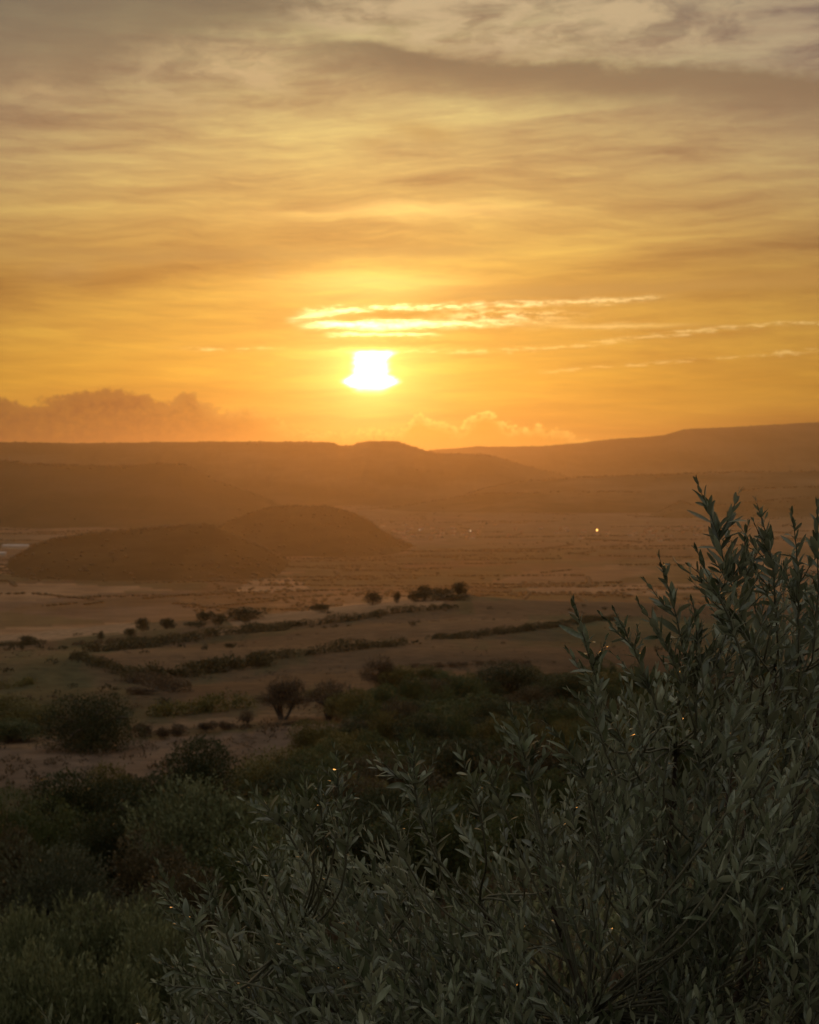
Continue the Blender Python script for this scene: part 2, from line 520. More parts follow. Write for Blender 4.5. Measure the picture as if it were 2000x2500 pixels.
# ------------------------------------------------------------------ ground sheet
def inpoly(X, Y, poly):
    inside = np.zeros(X.shape, bool)
    n = len(poly)
    for i in range(n):
        x1, y1 = poly[i]; x2, y2 = poly[(i + 1) % n]
        if y1 == y2: continue
        c = ((y1 > Y) != (y2 > Y)) & (X < (x2 - x1) * (Y - y1) / (y2 - y1) + x1)
        inside ^= c
    return inside


STUBBLE = (0.215, 0.135, 0.080); STRAW = (0.150, 0.094, 0.055); DRYG = (0.098, 0.061, 0.035)
PLOUGH = (0.125, 0.084, 0.060); SCRUB = (0.065, 0.058, 0.028); PALE = (0.25, 0.165, 0.10)
# field outlines, as seen from the hilltop
FIELDS = [
    ([(-400, 1372), (60, 1374), (200, 1375), (195, 1390), (110, 1400), (-400, 1402)], STUBBLE),
    ([(-400, 1425), (120, 1425), (300, 1430), (420, 1441), (240, 1447), (60, 1468), (-400, 1480)], STUBBLE),
    ([(-400, 1350), (50, 1340), (90, 1352), (-400, 1370)], STRAW),
    ([(490, 1408), (700, 1394), (760, 1398), (650, 1404), (560, 1414)], STRAW),
    ([(570, 1440), (610, 1418), (700, 1411), (730, 1420), (765, 1442), (700, 1445), (620, 1447)], PALE),
    ([(640, 1340), (760, 1330), (1010, 1328), (1010, 1350), (800, 1362), (690, 1360)], STRAW),
    ([(560, 1310), (640, 1300), (690, 1305), (640, 1320)], STRAW),
    ([(780, 1440), (900, 1432), (1000, 1436), (960, 1452), (800, 1470)], STRAW),
    ([(1190, 1418), (1300, 1392), (1500, 1380), (1620, 1392), (1500, 1420), (1300, 1432)], STRAW),
    ([(1280, 1436), (1600, 1425), (2400, 1420), (2400, 1445), (1500, 1450), (1290, 1448)], STUBBLE),
    ([(1350, 1360), (1650, 1345), (1700, 1356), (1450, 1372)], DRYG),
    ([(1440, 1320), (1800, 1312), (2400, 1316), (2400, 1335), (1500, 1338)], STRAW),
    ([(1640, 1370), (2400, 1350), (2400, 1385), (1700, 1395)], STUBBLE),
    ([(1000, 1372), (1180, 1366), (1240, 1376), (1100, 1390), (980, 1388)], DRYG),
    ([(-400, 1290), (150, 1288), (260, 1294), (100, 1302), (-400, 1306)], STRAW),
    ([(-400, 1245), (300, 1240), (420, 1246), (200, 1254), (-400, 1256)], STRAW),
    ([(250, 1265), (480, 1260), (560, 1266), (400, 1274)], DRYG),
    ([(960, 1262), (1150, 1258), (1200, 1266), (1000, 1270)], STRAW),
    ([(1300, 1238), (1500, 1234), (1560, 1242), (1350, 1246)], STRAW),
    # the near shoulder with its tiers
    ([(-400, 1545), (0, 1535), (260, 1520), (340, 1524), (300, 1545), (150, 1562), (-400, 1580)], STUBBLE),
    ([(560, 1510), (660, 1498), (780, 1486), (900, 1468), (1000, 1455), (1090, 1462), (1080, 1480), (880, 1502), (700, 1524), (590, 1538)], STUBBLE),
    ([(230, 1575), (420, 1556), (600, 1530), (600, 1545), (400, 1572), (240, 1588)], STUBBLE),
    ([(220, 1600), (420, 1590), (650, 1556), (900, 1520), (1100, 1498), (1290, 1500), (1290, 1530), (1000, 1555), (700, 1590), (460, 1625), (270, 1625)], DRYG),
    ([(1150, 1465), (1400, 1466), (2400, 1480), (2400, 1520), (1450, 1505), (1160, 1500)], DRYG),
    ([(380, 1690), (600, 1660), (800, 1610), (1050, 1590), (1300, 1580), (1700, 1580), (1700, 1640), (1200, 1650), (900, 1640), (620, 1700), (420, 1720)], DRYG),
    ([(330, 1778), (560, 1755), (760, 1742), (780, 1752), (600, 1770), (420, 1788), (330, 1792)], STRAW),
    ([(-400, 1800), (110, 1806), (330, 1812), (600, 1790), (800, 1765), (840, 1775), (800, 1880), (400, 1930), (0, 1925), (-400, 1920)], PLOUGH),
    ([(-400, 1802), (100, 1806), (140, 1820), (60, 1830), (-400, 1832)], STRAW),
]


def ground_color(x, y, z):
    yy = np.maximum(y, 1.0)
    X = 1000 + F * x / yy
    Y = 1170 + F * (EYE - z) / yy
    r = np.sqrt(x * x + y * y)
    wob = fbm(x / (r * 0.02 + 2), y / (r * 0.06 + 2), 3, 31)
    Xw = X + wob * 34; Yw = Y + fbm(x / (r * 0.012 + 1), y / (r * 0.05 + 1), 3, 77) * 9
    n = fbm(x / (r * 0.05 + 3), y / (r * 0.15 + 3), 4, 41)
    n2 = fbm(x / (r * 0.008 + 1), y / (r * 0.02 + 1), 3, 43)
    t = ss(n + 0.4 * n2, -0.16, 0.16)[:, None]
    col = np.array(SCRUB)[None] * (1 - t) + np.array(DRYG)[None] * t
    # far plain: irregular parcels
    cx = np.floor(x / 260.0 + fbm(x / 500., y / 500., 2, 51) * 2); cy = np.floor(y / 420.0 + fbm(x / 700., y / 700., 2, 52) * 2)
    h = hash2(cx, cy, 99)
    pal = np.array([SCRUB, DRYG, (0.09, 0.075, 0.04), STRAW, SCRUB, PLOUGH, DRYG, SCRUB])
    pc = pal[(h * 7.99).astype(int)]
    f = (ss(r, 1800, 3000) * 0.75)[:, None]
    col = col * (1 - f) + pc * f
    f2 = (ss(r, 4700, 6200) * 0.6)[:, None]  # far plain lightened: hazy paleness mixed into the ground colour
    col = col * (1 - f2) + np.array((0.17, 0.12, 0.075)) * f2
    f3 = (ss(X, 560, 700) * (1 - ss(X, 1120, 1260)) * ss(Y, 1366, 1380) * (1 - ss(Y, 1424, 1440)) * 0.8 * (y > 20))[:, None]
    col = col * (1 - f3) + np.array(SCRUB) * f3
    front = (y > 20)
    for poly, c in FIELDS:
        m = inpoly(Xw, Yw, poly) & front
        col[m] = np.array(c)
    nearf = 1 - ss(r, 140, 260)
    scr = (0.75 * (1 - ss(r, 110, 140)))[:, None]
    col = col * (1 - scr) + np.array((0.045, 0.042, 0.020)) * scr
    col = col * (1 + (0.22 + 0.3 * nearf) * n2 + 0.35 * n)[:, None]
    return np.clip(col, 0.01, 0.8)


def build_ground():
    a_in = np.linspace(-15.5, 15.5, 470)
    a_l = np.linspace(-180, -15.5, 70)[:-1]; a_r = np.linspace(15.5, 180, 70)[1:]
    ang = np.radians(np.concatenate([a_l, a_in, a_r]))
    d = np.exp(np.linspace(math.log(0.8), math.log(46000), 760))
    A, D = np.meshgrid(ang, d)
    x = (np.sin(A) * D).ravel(); y = (np.cos(A) * D).ravel()
    z = ground(x, y)
    nc = len(ang); nr = len(d)
    idx = np.arange(nc * nr).reshape(nr, nc)
    q = np.stack([idx[:-1, :-1], idx[:-1, 1:], idx[1:, 1:], idx[1:, :-1]], -1).reshape(-1, 4)
    x0 = np.append(x, 0.0); y0 = np.append(y, 0.0); z0 = np.append(z, EYE - 1.7)
    last = len(x)
    fan = np.stack([np.full(nc - 1, last), idx[0, 1:], idx[0, :-1]], -1)
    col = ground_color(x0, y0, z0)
    m, t, p = new_mat('ground')
    L = t.links.new
    at_ = t.nodes.new('ShaderNodeAttribute'); at_.attribute_name = 'soil'
    geo = t.nodes.new('ShaderNodeNewGeometry')
    n1 = t.nodes.new('ShaderNodeTexNoise'); n1.inputs['Scale'].default_value = 0.35; n1.inputs['Detail'].default_value = 8; n1.inputs['Roughness'].default_value = 0.65
    L(geo.outputs['Position'], n1.inputs['Vector'])
    n2 = t.nodes.new('ShaderNodeTexNoise'); n2.inputs['Scale'].default_value = 0.012; n2.inputs['Detail'].default_value = 6
    L(geo.outputs['Position'], n2.inputs['Vector'])
    ad = t.nodes.new('ShaderNodeMath'); ad.operation = 'MULTIPLY'
    L(n1.outputs['Fac'], ad.inputs[0]); L(n2.outputs['Fac'], ad.inputs[1])
    mr = t.nodes.new('ShaderNodeMapRange')
    mr.inputs['From Min'].default_value = 0.12; mr.inputs['From Max'].default_value = 0.40
    mr.inputs['To Min'].default_value = 0.5; mr.inputs['To Max'].default_value = 1.5
    L(ad.outputs[0], mr.inputs['Value'])
    mx = t.nodes.new('ShaderNodeVectorMath'); mx.operation = 'SCALE'
    L(at_.outputs['Color'], mx.inputs[0]); L(mr.outputs['Result'], mx.inputs['Scale'])
    L(mx.outputs[0], p.inputs['Base Color'])
    p.inputs['Roughness'].default_value = 0.95
    p.inputs['Specular IOR Level'].default_value = 0.1
    bp = t.nodes.new('ShaderNodeBump'); bp.inputs['Strength'].default_value = 0.6; bp.inputs['Distance'].default_value = 0.4
    L(n1.outputs['Fac'], bp.inputs['Height']); L(bp.outputs[0], p.inputs['Normal'])
    me = mesh_np('ground', np.stack([x0, y0, z0], -1), [q[:, ::-1], fan[:, ::-1]], m, True)
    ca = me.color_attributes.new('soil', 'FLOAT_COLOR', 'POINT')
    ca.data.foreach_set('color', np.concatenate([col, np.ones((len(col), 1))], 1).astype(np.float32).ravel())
    tag(link('ground', me), kind='structure')


build_ground()


# ------------------------------------------------------------------ hills and mesas
def hill_mat(name, c1, c2, scale):
    m, t, p = new_mat(name)
    L = t.links.new
    geo = t.nodes.new('ShaderNodeNewGeometry')
    mp = t.nodes.new('ShaderNodeMapping'); mp.inputs['Scale'].default_value = (scale, scale, scale * 4)
    L(geo.outputs['Position'], mp.inputs['Vector'])
    n = t.nodes.new('ShaderNodeTexNoise'); n.inputs['Scale'].default_value = 1.0; n.inputs['Detail'].default_value = 9; n.inputs['Roughness'].default_value = 0.68
    L(mp.outputs[0], n.inputs['Vector'])
    r = t.nodes.new('ShaderNodeValToRGB')
    r.color_ramp.elements[0].position = 0.42; r.color_ramp.elements[1].position = 0.62
    r.color_ramp.elements[0].color = (*c1, 1); r.color_ramp.elements[1].color = (*c2, 1)
    L(n.outputs['Fac'], r.inputs[0]); L(r.outputs[0], p.inputs['Base Color'])
    p.inputs['Roughness'].default_value = 0.95; p.inputs['Specular IOR Level'].default_value = 0.05
    return m


HILLS = {}


def hill(name, prof, dist, front, back, c1, c2, step=4.0, gully=0.12, shape=1.0, flat=0.0, scale=0.004, seed=1, rim=1.0, taper=(0, 0)):
    """a hill whose skyline passes through prof, pixels of the photograph, at distance dist"""
    xs = np.array([p[0] for p in prof], float); ys = np.array([p[1] for p in prof], float)
    X = np.arange(xs[0], xs[-1] + step, step)
    # smooth the outline
    Yt = np.interp(X, xs, ys)
    kk = np.hanning(7); kk /= kk.sum()
    Yt = np.convolve(np.pad(Yt, 3, mode='edge'), kk, 'valid')
    Yt = Yt + fbm(X / 22., X * 0, 4, seed) * rim * 3.2
    ends = ss(X, xs[0], xs[0] + 40) * (1 - ss(X, xs[-1] - 40, xs[-1])) if True else 1
    t = np.concatenate([np.linspace(-1, 0, 44), np.linspace(0, 1, 16)[1:]])
    T, XX = np.meshgrid(t, X, indexing='ij')
    D = dist + np.where(T < 0, T * front, T * back)
    wx = (XX - 1000) / F * D
    ztop = EYE + (1170 - Yt) / F * dist
    base = ground(wx.ravel(), D.ravel()).reshape(D.shape) - 12
    f = np.where(T < 0, np.clip(1 + T, 0, 1) ** shape, np.clip(1 - ss(T, flat, 1.0), 0, 1))
    ef = np.ones(len(X))
    if taper[0]: ef = ef * ss(X, xs[0], xs[0] + taper[0])
    if taper[1]: ef = ef * (1 - ss(X, xs[-1] - taper[1], xs[-1]))
    f = f * ef[None, :]
    g = fbm(wx / 260., D / 900., 5, seed + 5)
    g2 = fbm(wx / 90., D / 400., 4, seed + 8)
    env = np.clip(1 + T, 0, 1) * np.clip(-T, 0, 1) * 4
    Z = base + (ztop[None, :] - base) * f
    Z = Z + (g * 1.4 + g2 * 0.6) * gully * (ztop[None, :] - base) * env
    v = np.stack([wx, D, Z], -1).reshape(-1, 3)
    nr, nc = D.shape
    idx = np.arange(nr * nc).reshape(nr, nc)
    q = np.stack([idx[:-1, :-1], idx[:-1, 1:], idx[1:, 1:], idx[1:, :-1]], -1).reshape(-1, 4)
    me = mesh_np(name, v, [q], hill_mat(name, c1, c2, scale), True)
    o = tag(link(name, me), kind='structure')
    HILLS.setdefault(name, []).append((XX, D, Z))
    return XX, wx, D, Z


G1 = (0.035, 0.036, 0.018); G2 = (0.10, 0.078, 0.045)
hill('mountain_range', [(1000, 1110), (1055, 1098), (1110, 1095), (1174, 1089), (1200, 1091), (1330, 1089), (1410, 1082), (1493, 1072), (1560, 1068), (1620, 1063),
      (1650, 1054), (1672, 1048), (1760, 1044), (1850, 1039), (1986, 1031), (2150, 1029), (2500, 1040), (2900, 1060)], 17500, 3000, 3000, G1, G2, 5, 0.16, 1.5, 0.1, 0.0012, 3, 0.5)
hill('mesa', [(-900, 1090), (-300, 1082), (0, 1079), (200, 1082), (430, 1079), (620, 1078), (800, 1079), (832, 1088), (858, 1088), (880, 1080), (905, 1077), (968, 1077),
      (1005, 1089), (1040, 1100), (1062, 1105), (1110, 1107), (1175, 1108), (1220, 1117), (1270, 1132), (1330, 1149), (1400, 1162), (1520, 1185)], 11600, 1900, 2600, G1, G2, 4, 0.16, 1.25, 0.5, 0.0016, 9, 0.5, (0, 160))
hill('low_plateau', [(900, 1225), (1000, 1205), (1200, 1180), (1400, 1166), (1600, 1158), (1800, 1152), (2000, 1150), (2600, 1145)], 10000, 1500, 1500, G1, (0.13, 0.10, 0.06), 6, 0.1, 1.0, 0.3, 0.002, 14, 0.7, (400, 0))
hill('low_ridge', [(800, 1240), (960, 1222), (1200, 1204), (1450, 1200), (1700, 1203), (1900, 1190), (2300, 1182), (2600, 1190)], 9300, 700, 900, G1, (0.12, 0.09, 0.05), 6, 0.1, 1.2, 0.3, 0.003, 15, 1.0, (400, 0))
hill('left_mesa', [(-700, 1118), (-200, 1120), (0, 1124), (25, 1124), (70, 1132), (200, 1135), (250, 1138), (330, 1135), (370, 1131), (445, 1132), (470, 1143), (500, 1160), (535, 1175), (590, 1195), (680, 1225), (760, 1250)],
     8300, 1900, 1500, (0.026, 0.028, 0.013), (0.060, 0.048, 0.026), 4, 0.12, 1.9, 0.5, 0.0022, 21, 0.6, (0, 120))
hill('small_hill', [(1540, 1262), (1590, 1246), (1640, 1232), (1662, 1222), (1685, 1231), (1740, 1236), (1820, 1226), (1950, 1214), (2100, 1210), (2400, 1222)], 8300, 500, 700, G1, (0.10, 0.08, 0.045), 4, 0.1, 1.1, 0.2, 0.004, 27, 1.0, (120, 0))
hill('round_hill', [(470, 1312), (530, 1288), (570, 1270), (610, 1252), (650, 1241), (690, 1236), (740, 1237), (800, 1236), (830, 1242), (860, 1253), (900, 1270), (940, 1290), (1000, 1308), (1080, 1330)],
     5600, 850, 700, (0.020, 0.022, 0.010), (0.050, 0.043, 0.022), 3, 0.12, 1.5, 0.15, 0.006, 33, 0.6, (40, 200))
hill('wooded_hill', [(-20, 1392), (20, 1372), (60, 1348), (95, 1328), (150, 1314), (230, 1303), (330, 1294), (420, 1285), (500, 1281), (520, 1284), (560, 1302), (620, 1330), (680, 1352), (720, 1372), (760, 1392)],
     4500, 800, 700, (0.018, 0.020, 0.009), (0.046, 0.040, 0.020), 3, 0.12, 1.5, 0.2, 0.007, 35, 0.6, (60, 120))


# ------------------------------------------------------------------ foliage builders
def quads_leaves(pos, d, side, length, width, fold=0.25):
    """rhombic leaf clumps: base, side, tip, side -> verts, quads"""
    n = len(pos)
    nn = nrm(np.cross(d, side))
    L = length[:, None]; W = width[:, None]
    b = pos; tp = pos + d * L
    mid = pos + d * L * 0.5
    s1 = mid + side * W * 0.5 + nn * W * fold
    s2 = mid - side * W * 0.5 + nn * W * fold
    v = np.stack([b, s1, tp, s2], 1).reshape(-1, 3)
    i = np.arange(n) * 4
    t1 = np.stack([i, i + 1, i + 2], -1); t2 = np.stack([i, i + 2, i + 3], -1)
    return v, np.concatenate([t1, t2])


def rand_dir(n, g):
    v = g.normal(size=(n, 3)); return nrm(v)


def crown(name, mat, seed, radii=(1, 1, 0.8), lobes=16, n=6000, leaf=0.05, aspect=0.5, upright=0.3, lobe_r=(0.30, 0.48),
          sprigs=120, sprig_len=0.16, gap=0.0, bottom=-0.85, inner=0.15, zb=0.55):
    """crown of unit size, centred on the origin, made of leaf clumps on many overlapping lobes"""
    g = np.random.default_rng(seed)
    rad = np.array(radii)
    c = rand_dir(lobes, g) * (g.random((lobes, 1)) ** 0.5) * 0.66
    c[:, 2] = np.abs(c[:, 2]) * np.where(g.random(lobes) < zb, 1, -1.0)
    c = c * rad
    lr = g.uniform(*lobe_r, lobes)
    which = g.choice(lobes, n, p=lr ** 2 / np.sum(lr ** 2))
    dd = rand_dir(n, g)
    rr = lr[which] * np.where(g.random(n) < inner, g.uniform(0.2, 0.8, n), g.normal(0.95, 0.09, n))
    # dents in every lobe
    dent = np.sin(dd[:, 0] * 7 + which * 1.3) * np.sin(dd[:, 1] * 8 + which) * np.sin(dd[:, 2] * 7 + which * 2.1)
    rr = rr * (1 + 0.14 * dent)
    squash = np.array([1, 1, 0.85])
    p = c[which] + dd * rr[:, None] * squash
    if gap > 0:
        k = np.sin(p[:, 0] * 9 + seed) + np.sin(p[:, 1] * 8 + 1.7 * seed) + np.sin(p[:, 2] * 10 + 0.3 * seed)
        keep = k < (1.6 - gap * 2.2) + g.normal(0, 0.35, n)
        p = p[keep]; dd = dd[keep]
    keep = p[:, 2] > bottom * rad[2] + g.normal(0, 0.05, len(p))
    p = p[keep]; dd = dd[keep]
    out = nrm(p / rad + 1e-6)
    d = nrm(dd * 0.5 + out * 0.4 + np.array([0, 0, upright]) + g.normal(0, 0.42, p.shape))
    s = nrm(np.cross(d, rand_dir(len(p), g)))
    ln = leaf * g.uniform(0.6, 1.5, len(p))
    V, T = quads_leaves(p, d, s, ln, ln * aspect)
    vs = [V]; ts = [T]; off = len(V)
    if sprigs:
        pick = g.choice(len(p), sprigs)
        up = p[pick]; keepu = (up[:, 2] > -0.3)
        up = up[keepu]; od = nrm(out[pick][keepu] * 0.6 + np.array([0, 0, 0.5 + upright]) + g.normal(0, 0.3, up.shape))
        k = 9
        tt = np.linspace(0.1, 1, k)
        sl = sprig_len * g.uniform(0.5, 1.3, len(up))
        P = up[:, None, :] + od[:, None, :] * tt[None, :, None] * sl[:, None, None]
        P = P.reshape(-1, 3); O = np.repeat(od, k, 0)
        d2 = nrm(O * 1.0 + g.normal(0, 0.55, P.shape)); s2 = nrm(np.cross(d2, rand_dir(len(P), g)))
        l2 = leaf * g.uniform(0.6, 1.1, len(P))
        V2, T2 = quads_leaves(P, d2, s2, l2, l2 * aspect)
        vs.append(V2); ts.append(T2 + off)
    return mesh_np(name, np.concatenate(vs), [np.concatenate(ts)], mat)


def tube(points, radii, sides=5):
    pts = np.asarray(points, float); n = len(pts)
    tang = nrm(np.gradient(pts, axis=0))
    ref = np.array([0.31, 0.87, 0.38])
    a = nrm(np.cross(tang, ref)); b = np.cross(tang, a)
    th_ = np.linspace(0, 2 * np.pi, sides, endpoint=False)
    ring = (np.cos(th_)[None, :, None] * a[:, None, :] + np.sin(th_)[None, :, None] * b[:, None, :]) * np.asarray(radii)[:, None, None]
    v = (pts[:, None, :] + ring).reshape(-1, 3)
    idx = np.arange(n * sides).reshape(n, sides)
    nx = np.roll(idx, -1, 1)
    q = np.stack([idx[:-1], nx[:-1], nx[1:], idx[1:]], -1).reshape(-1, 4)
    return v, q


def join_tubes(tubes):
    vs = []; qs = []; off = 0
    for v, q in tubes:
        vs.append(v); qs.append(q + off); off += len(v)
    return np.concatenate(vs), np.concatenate(qs)


def trunk_mesh(name, seed, stems=1, r=0.07, limb=6, base=-1.0, spread=0.5):
    """tapered trunk(s) with limbs reaching into a unit crown whose centre is the origin; foot at z = base"""
    g = np.random.default_rng(seed); tb = []
    for s in range(stems):
        a0 = g.uniform(0, 6.28)
        foot = np.array([math.cos(a0), math.sin(a0), 0]) * 0.05 * (stems > 1)
        foot[2] = base - 0.06
        fork = np.array([math.cos(a0), math.sin(a0), 0]) * spread * (0.5 if stems > 1 else 0.08)
        fork[2] = base * g.uniform(0.35, 0.5)
        t = np.linspace(0, 1, 6)[:, None]
        wig = np.sin(t * 5 + a0) * 0.03
        pts = foot + (fork - foot) * t + np.concatenate([wig, -wig, wig * 0], 1)
        rr = r / math.sqrt(stems)
        tb.append(tube(pts, rr * (1.25 - 0.5 * t[:, 0]), 7))
        for k in range(limb):
            e = rand_dir(1, g)[0] * 0.7; e[2] = abs(e[2]) * 0.8 - 0.1
            t2 = np.linspace(0, 1, 6)[:, None]
            mid = np.array([0, 0, 0.12]) * np.sin(t2 * np.pi)
            p2 = pts[-1] * (1 - t2) + (fork * 0.3 + e) * t2 + mid
            tb.append(tube(p2, rr * 0.6 * (1 - 0.85 * t2[:, 0]) + 0.004, 5))
    v, q = join_tubes(tb)
    return mesh_np(name, v, [q], M['bark'], True)


KINDS = {}


def kind(key, mat, variants, base, trunk=True, stems=1, tr=0.06, **kw):
    lst = []
    for i in range(variants):
        cm = crown(key + '_crown', M[mat], 100 + len(KINDS) * 13 + i, **kw)
        tm = trunk_mesh(key + '_trunk', 300 + len(KINDS) * 7 + i, stems, tr, base=base) if trunk else None
        co = np.empty(len(cm.vertices) * 3, np.float32); cm.vertices.foreach_get('co', co); co = co.reshape(-1, 3)
        hx = float(np.percentile(np.abs(co[:, 0]), 97)); zt_ = float(np.percentile(co[:, 2], 99.3))
        lst.append((cm, tm, hx, zt_))
    KINDS[key] = (lst, base)


kind('round_bush', 'dark', 1, -0.46, radii=(1, 0.9, 0.62), lobes=24, n=24000, leaf=0.028, upright=0.35, sprigs=60, sprig_len=0.03, lobe_r=(0.26, 0.42), bottom=-1.0)
kind('dark_tree', 'dark', 2, -0.88, radii=(0.85, 0.85, 0.95), lobes=20, n=20000, leaf=0.036, upright=0.25, sprigs=200, sprig_len=0.08, bottom=-1.1)
kind('olive_tree', 'olive', 3, -0.95, radii=(1, 1, 0.85), lobes=26, n=12000, leaf=0.060, aspect=0.36, upright=0.8, sprigs=1100, sprig_len=0.17, gap=0.12, lobe_r=(0.2, 0.36), bottom=-1.0)
kind('grey_bush', 'slate', 2, -0.85, radii=(1, 1, 0.75), lobes=20, n=15000, leaf=0.042, aspect=0.36, upright=0.6, sprigs=500, sprig_len=0.12, bottom=-1.1)
kind('yellow_tree', 'yellow', 2, -0.82, bottom=-1.1, radii=(0.95, 0.9, 0.85), lobes=22, n=18000, leaf=0.050, upright=0.3, sprigs=260, sprig_len=0.13, gap=0.25)
kind('russet_tree', 'russet', 2, -0.82, bottom=-1.1, radii=(0.95, 0.9, 0.85), lobes=22, n=18000, leaf=0.050, upright=0.3, sprigs=260, sprig_len=0.14, gap=0.3)
kind('green_tree', 'holm', 2, -0.82, bottom=-1.1, radii=(0.95, 0.9, 0.88), lobes=22, n=20000, leaf=0.045, upright=0.3, sprigs=220, sprig_len=0.11, gap=0.1)
kind('airy_tree', 'dry', 2, -0.95, stems=4, tr=0.075, radii=(0.82, 0.82, 0.85), lobes=14, n=7500, leaf=0.042, upright=0.5, sprigs=700, sprig_len=0.18, gap=0.3, lobe_r=(0.24, 0.4), bottom=-0.72)
kind('low_shrub', 'hedge', 2, -0.5, trunk=False, radii=(1, 0.8, 0.5), lobes=14, n=1500, leaf=0.10, upright=0.3, sprigs=40, sprig_len=0.12, lobe_r=(0.2, 0.36), bottom=-1.0)
kind('small_tree', 'hedge', 2, -0.62, bottom=-1.0, radii=(0.9, 0.85, 0.75), lobes=12, n=1800, leaf=0.10, upright=0.3, sprigs=50, sprig_len=0.12)
kind('dry_shrub', 'dry', 2, -0.5, trunk=False, radii=(1, 0.9, 0.5), lobes=10, n=1500, leaf=0.10, upright=0.8, sprigs=90, sprig_len=0.2, lobe_r=(0.2, 0.36), bottom=-1.0)


def plant(k, name, px, ytop, wpx, d, label, cat='tree', group=None, var=0, rot=None, sink=0.0, hmin=0.5):
    lst, base = KINDS[k]
    cm, tm, hx, ztm = lst[var % len(lst)]
    x = (px - 1000) / F * d
    z0 = gz(x, d) - sink
    ztop = at(px, ytop, d)[2]
    h = max(hmin, ztop - z0)
    w = wpx / F * d 
    sz = h / (ztm - base)
    sx = w / 2 / hx
    root = link(name, None, None, (x, d, z0), (0, 0, 0))
    root.empty_display_size = 0.5
    r = random.uniform(0, 6.28) if rot is None else rot
    off = (0, 0, -base * sz)
    c = link('foliage' if tm is None else 'crown', cm, root, off, (0, 0, r), (sx, sx, sz))
    if tm is not None: link('trunk', tm, root, off, (0, 0, r), (sx, sx, sz))
    tag(root, label, cat, group)
    return root


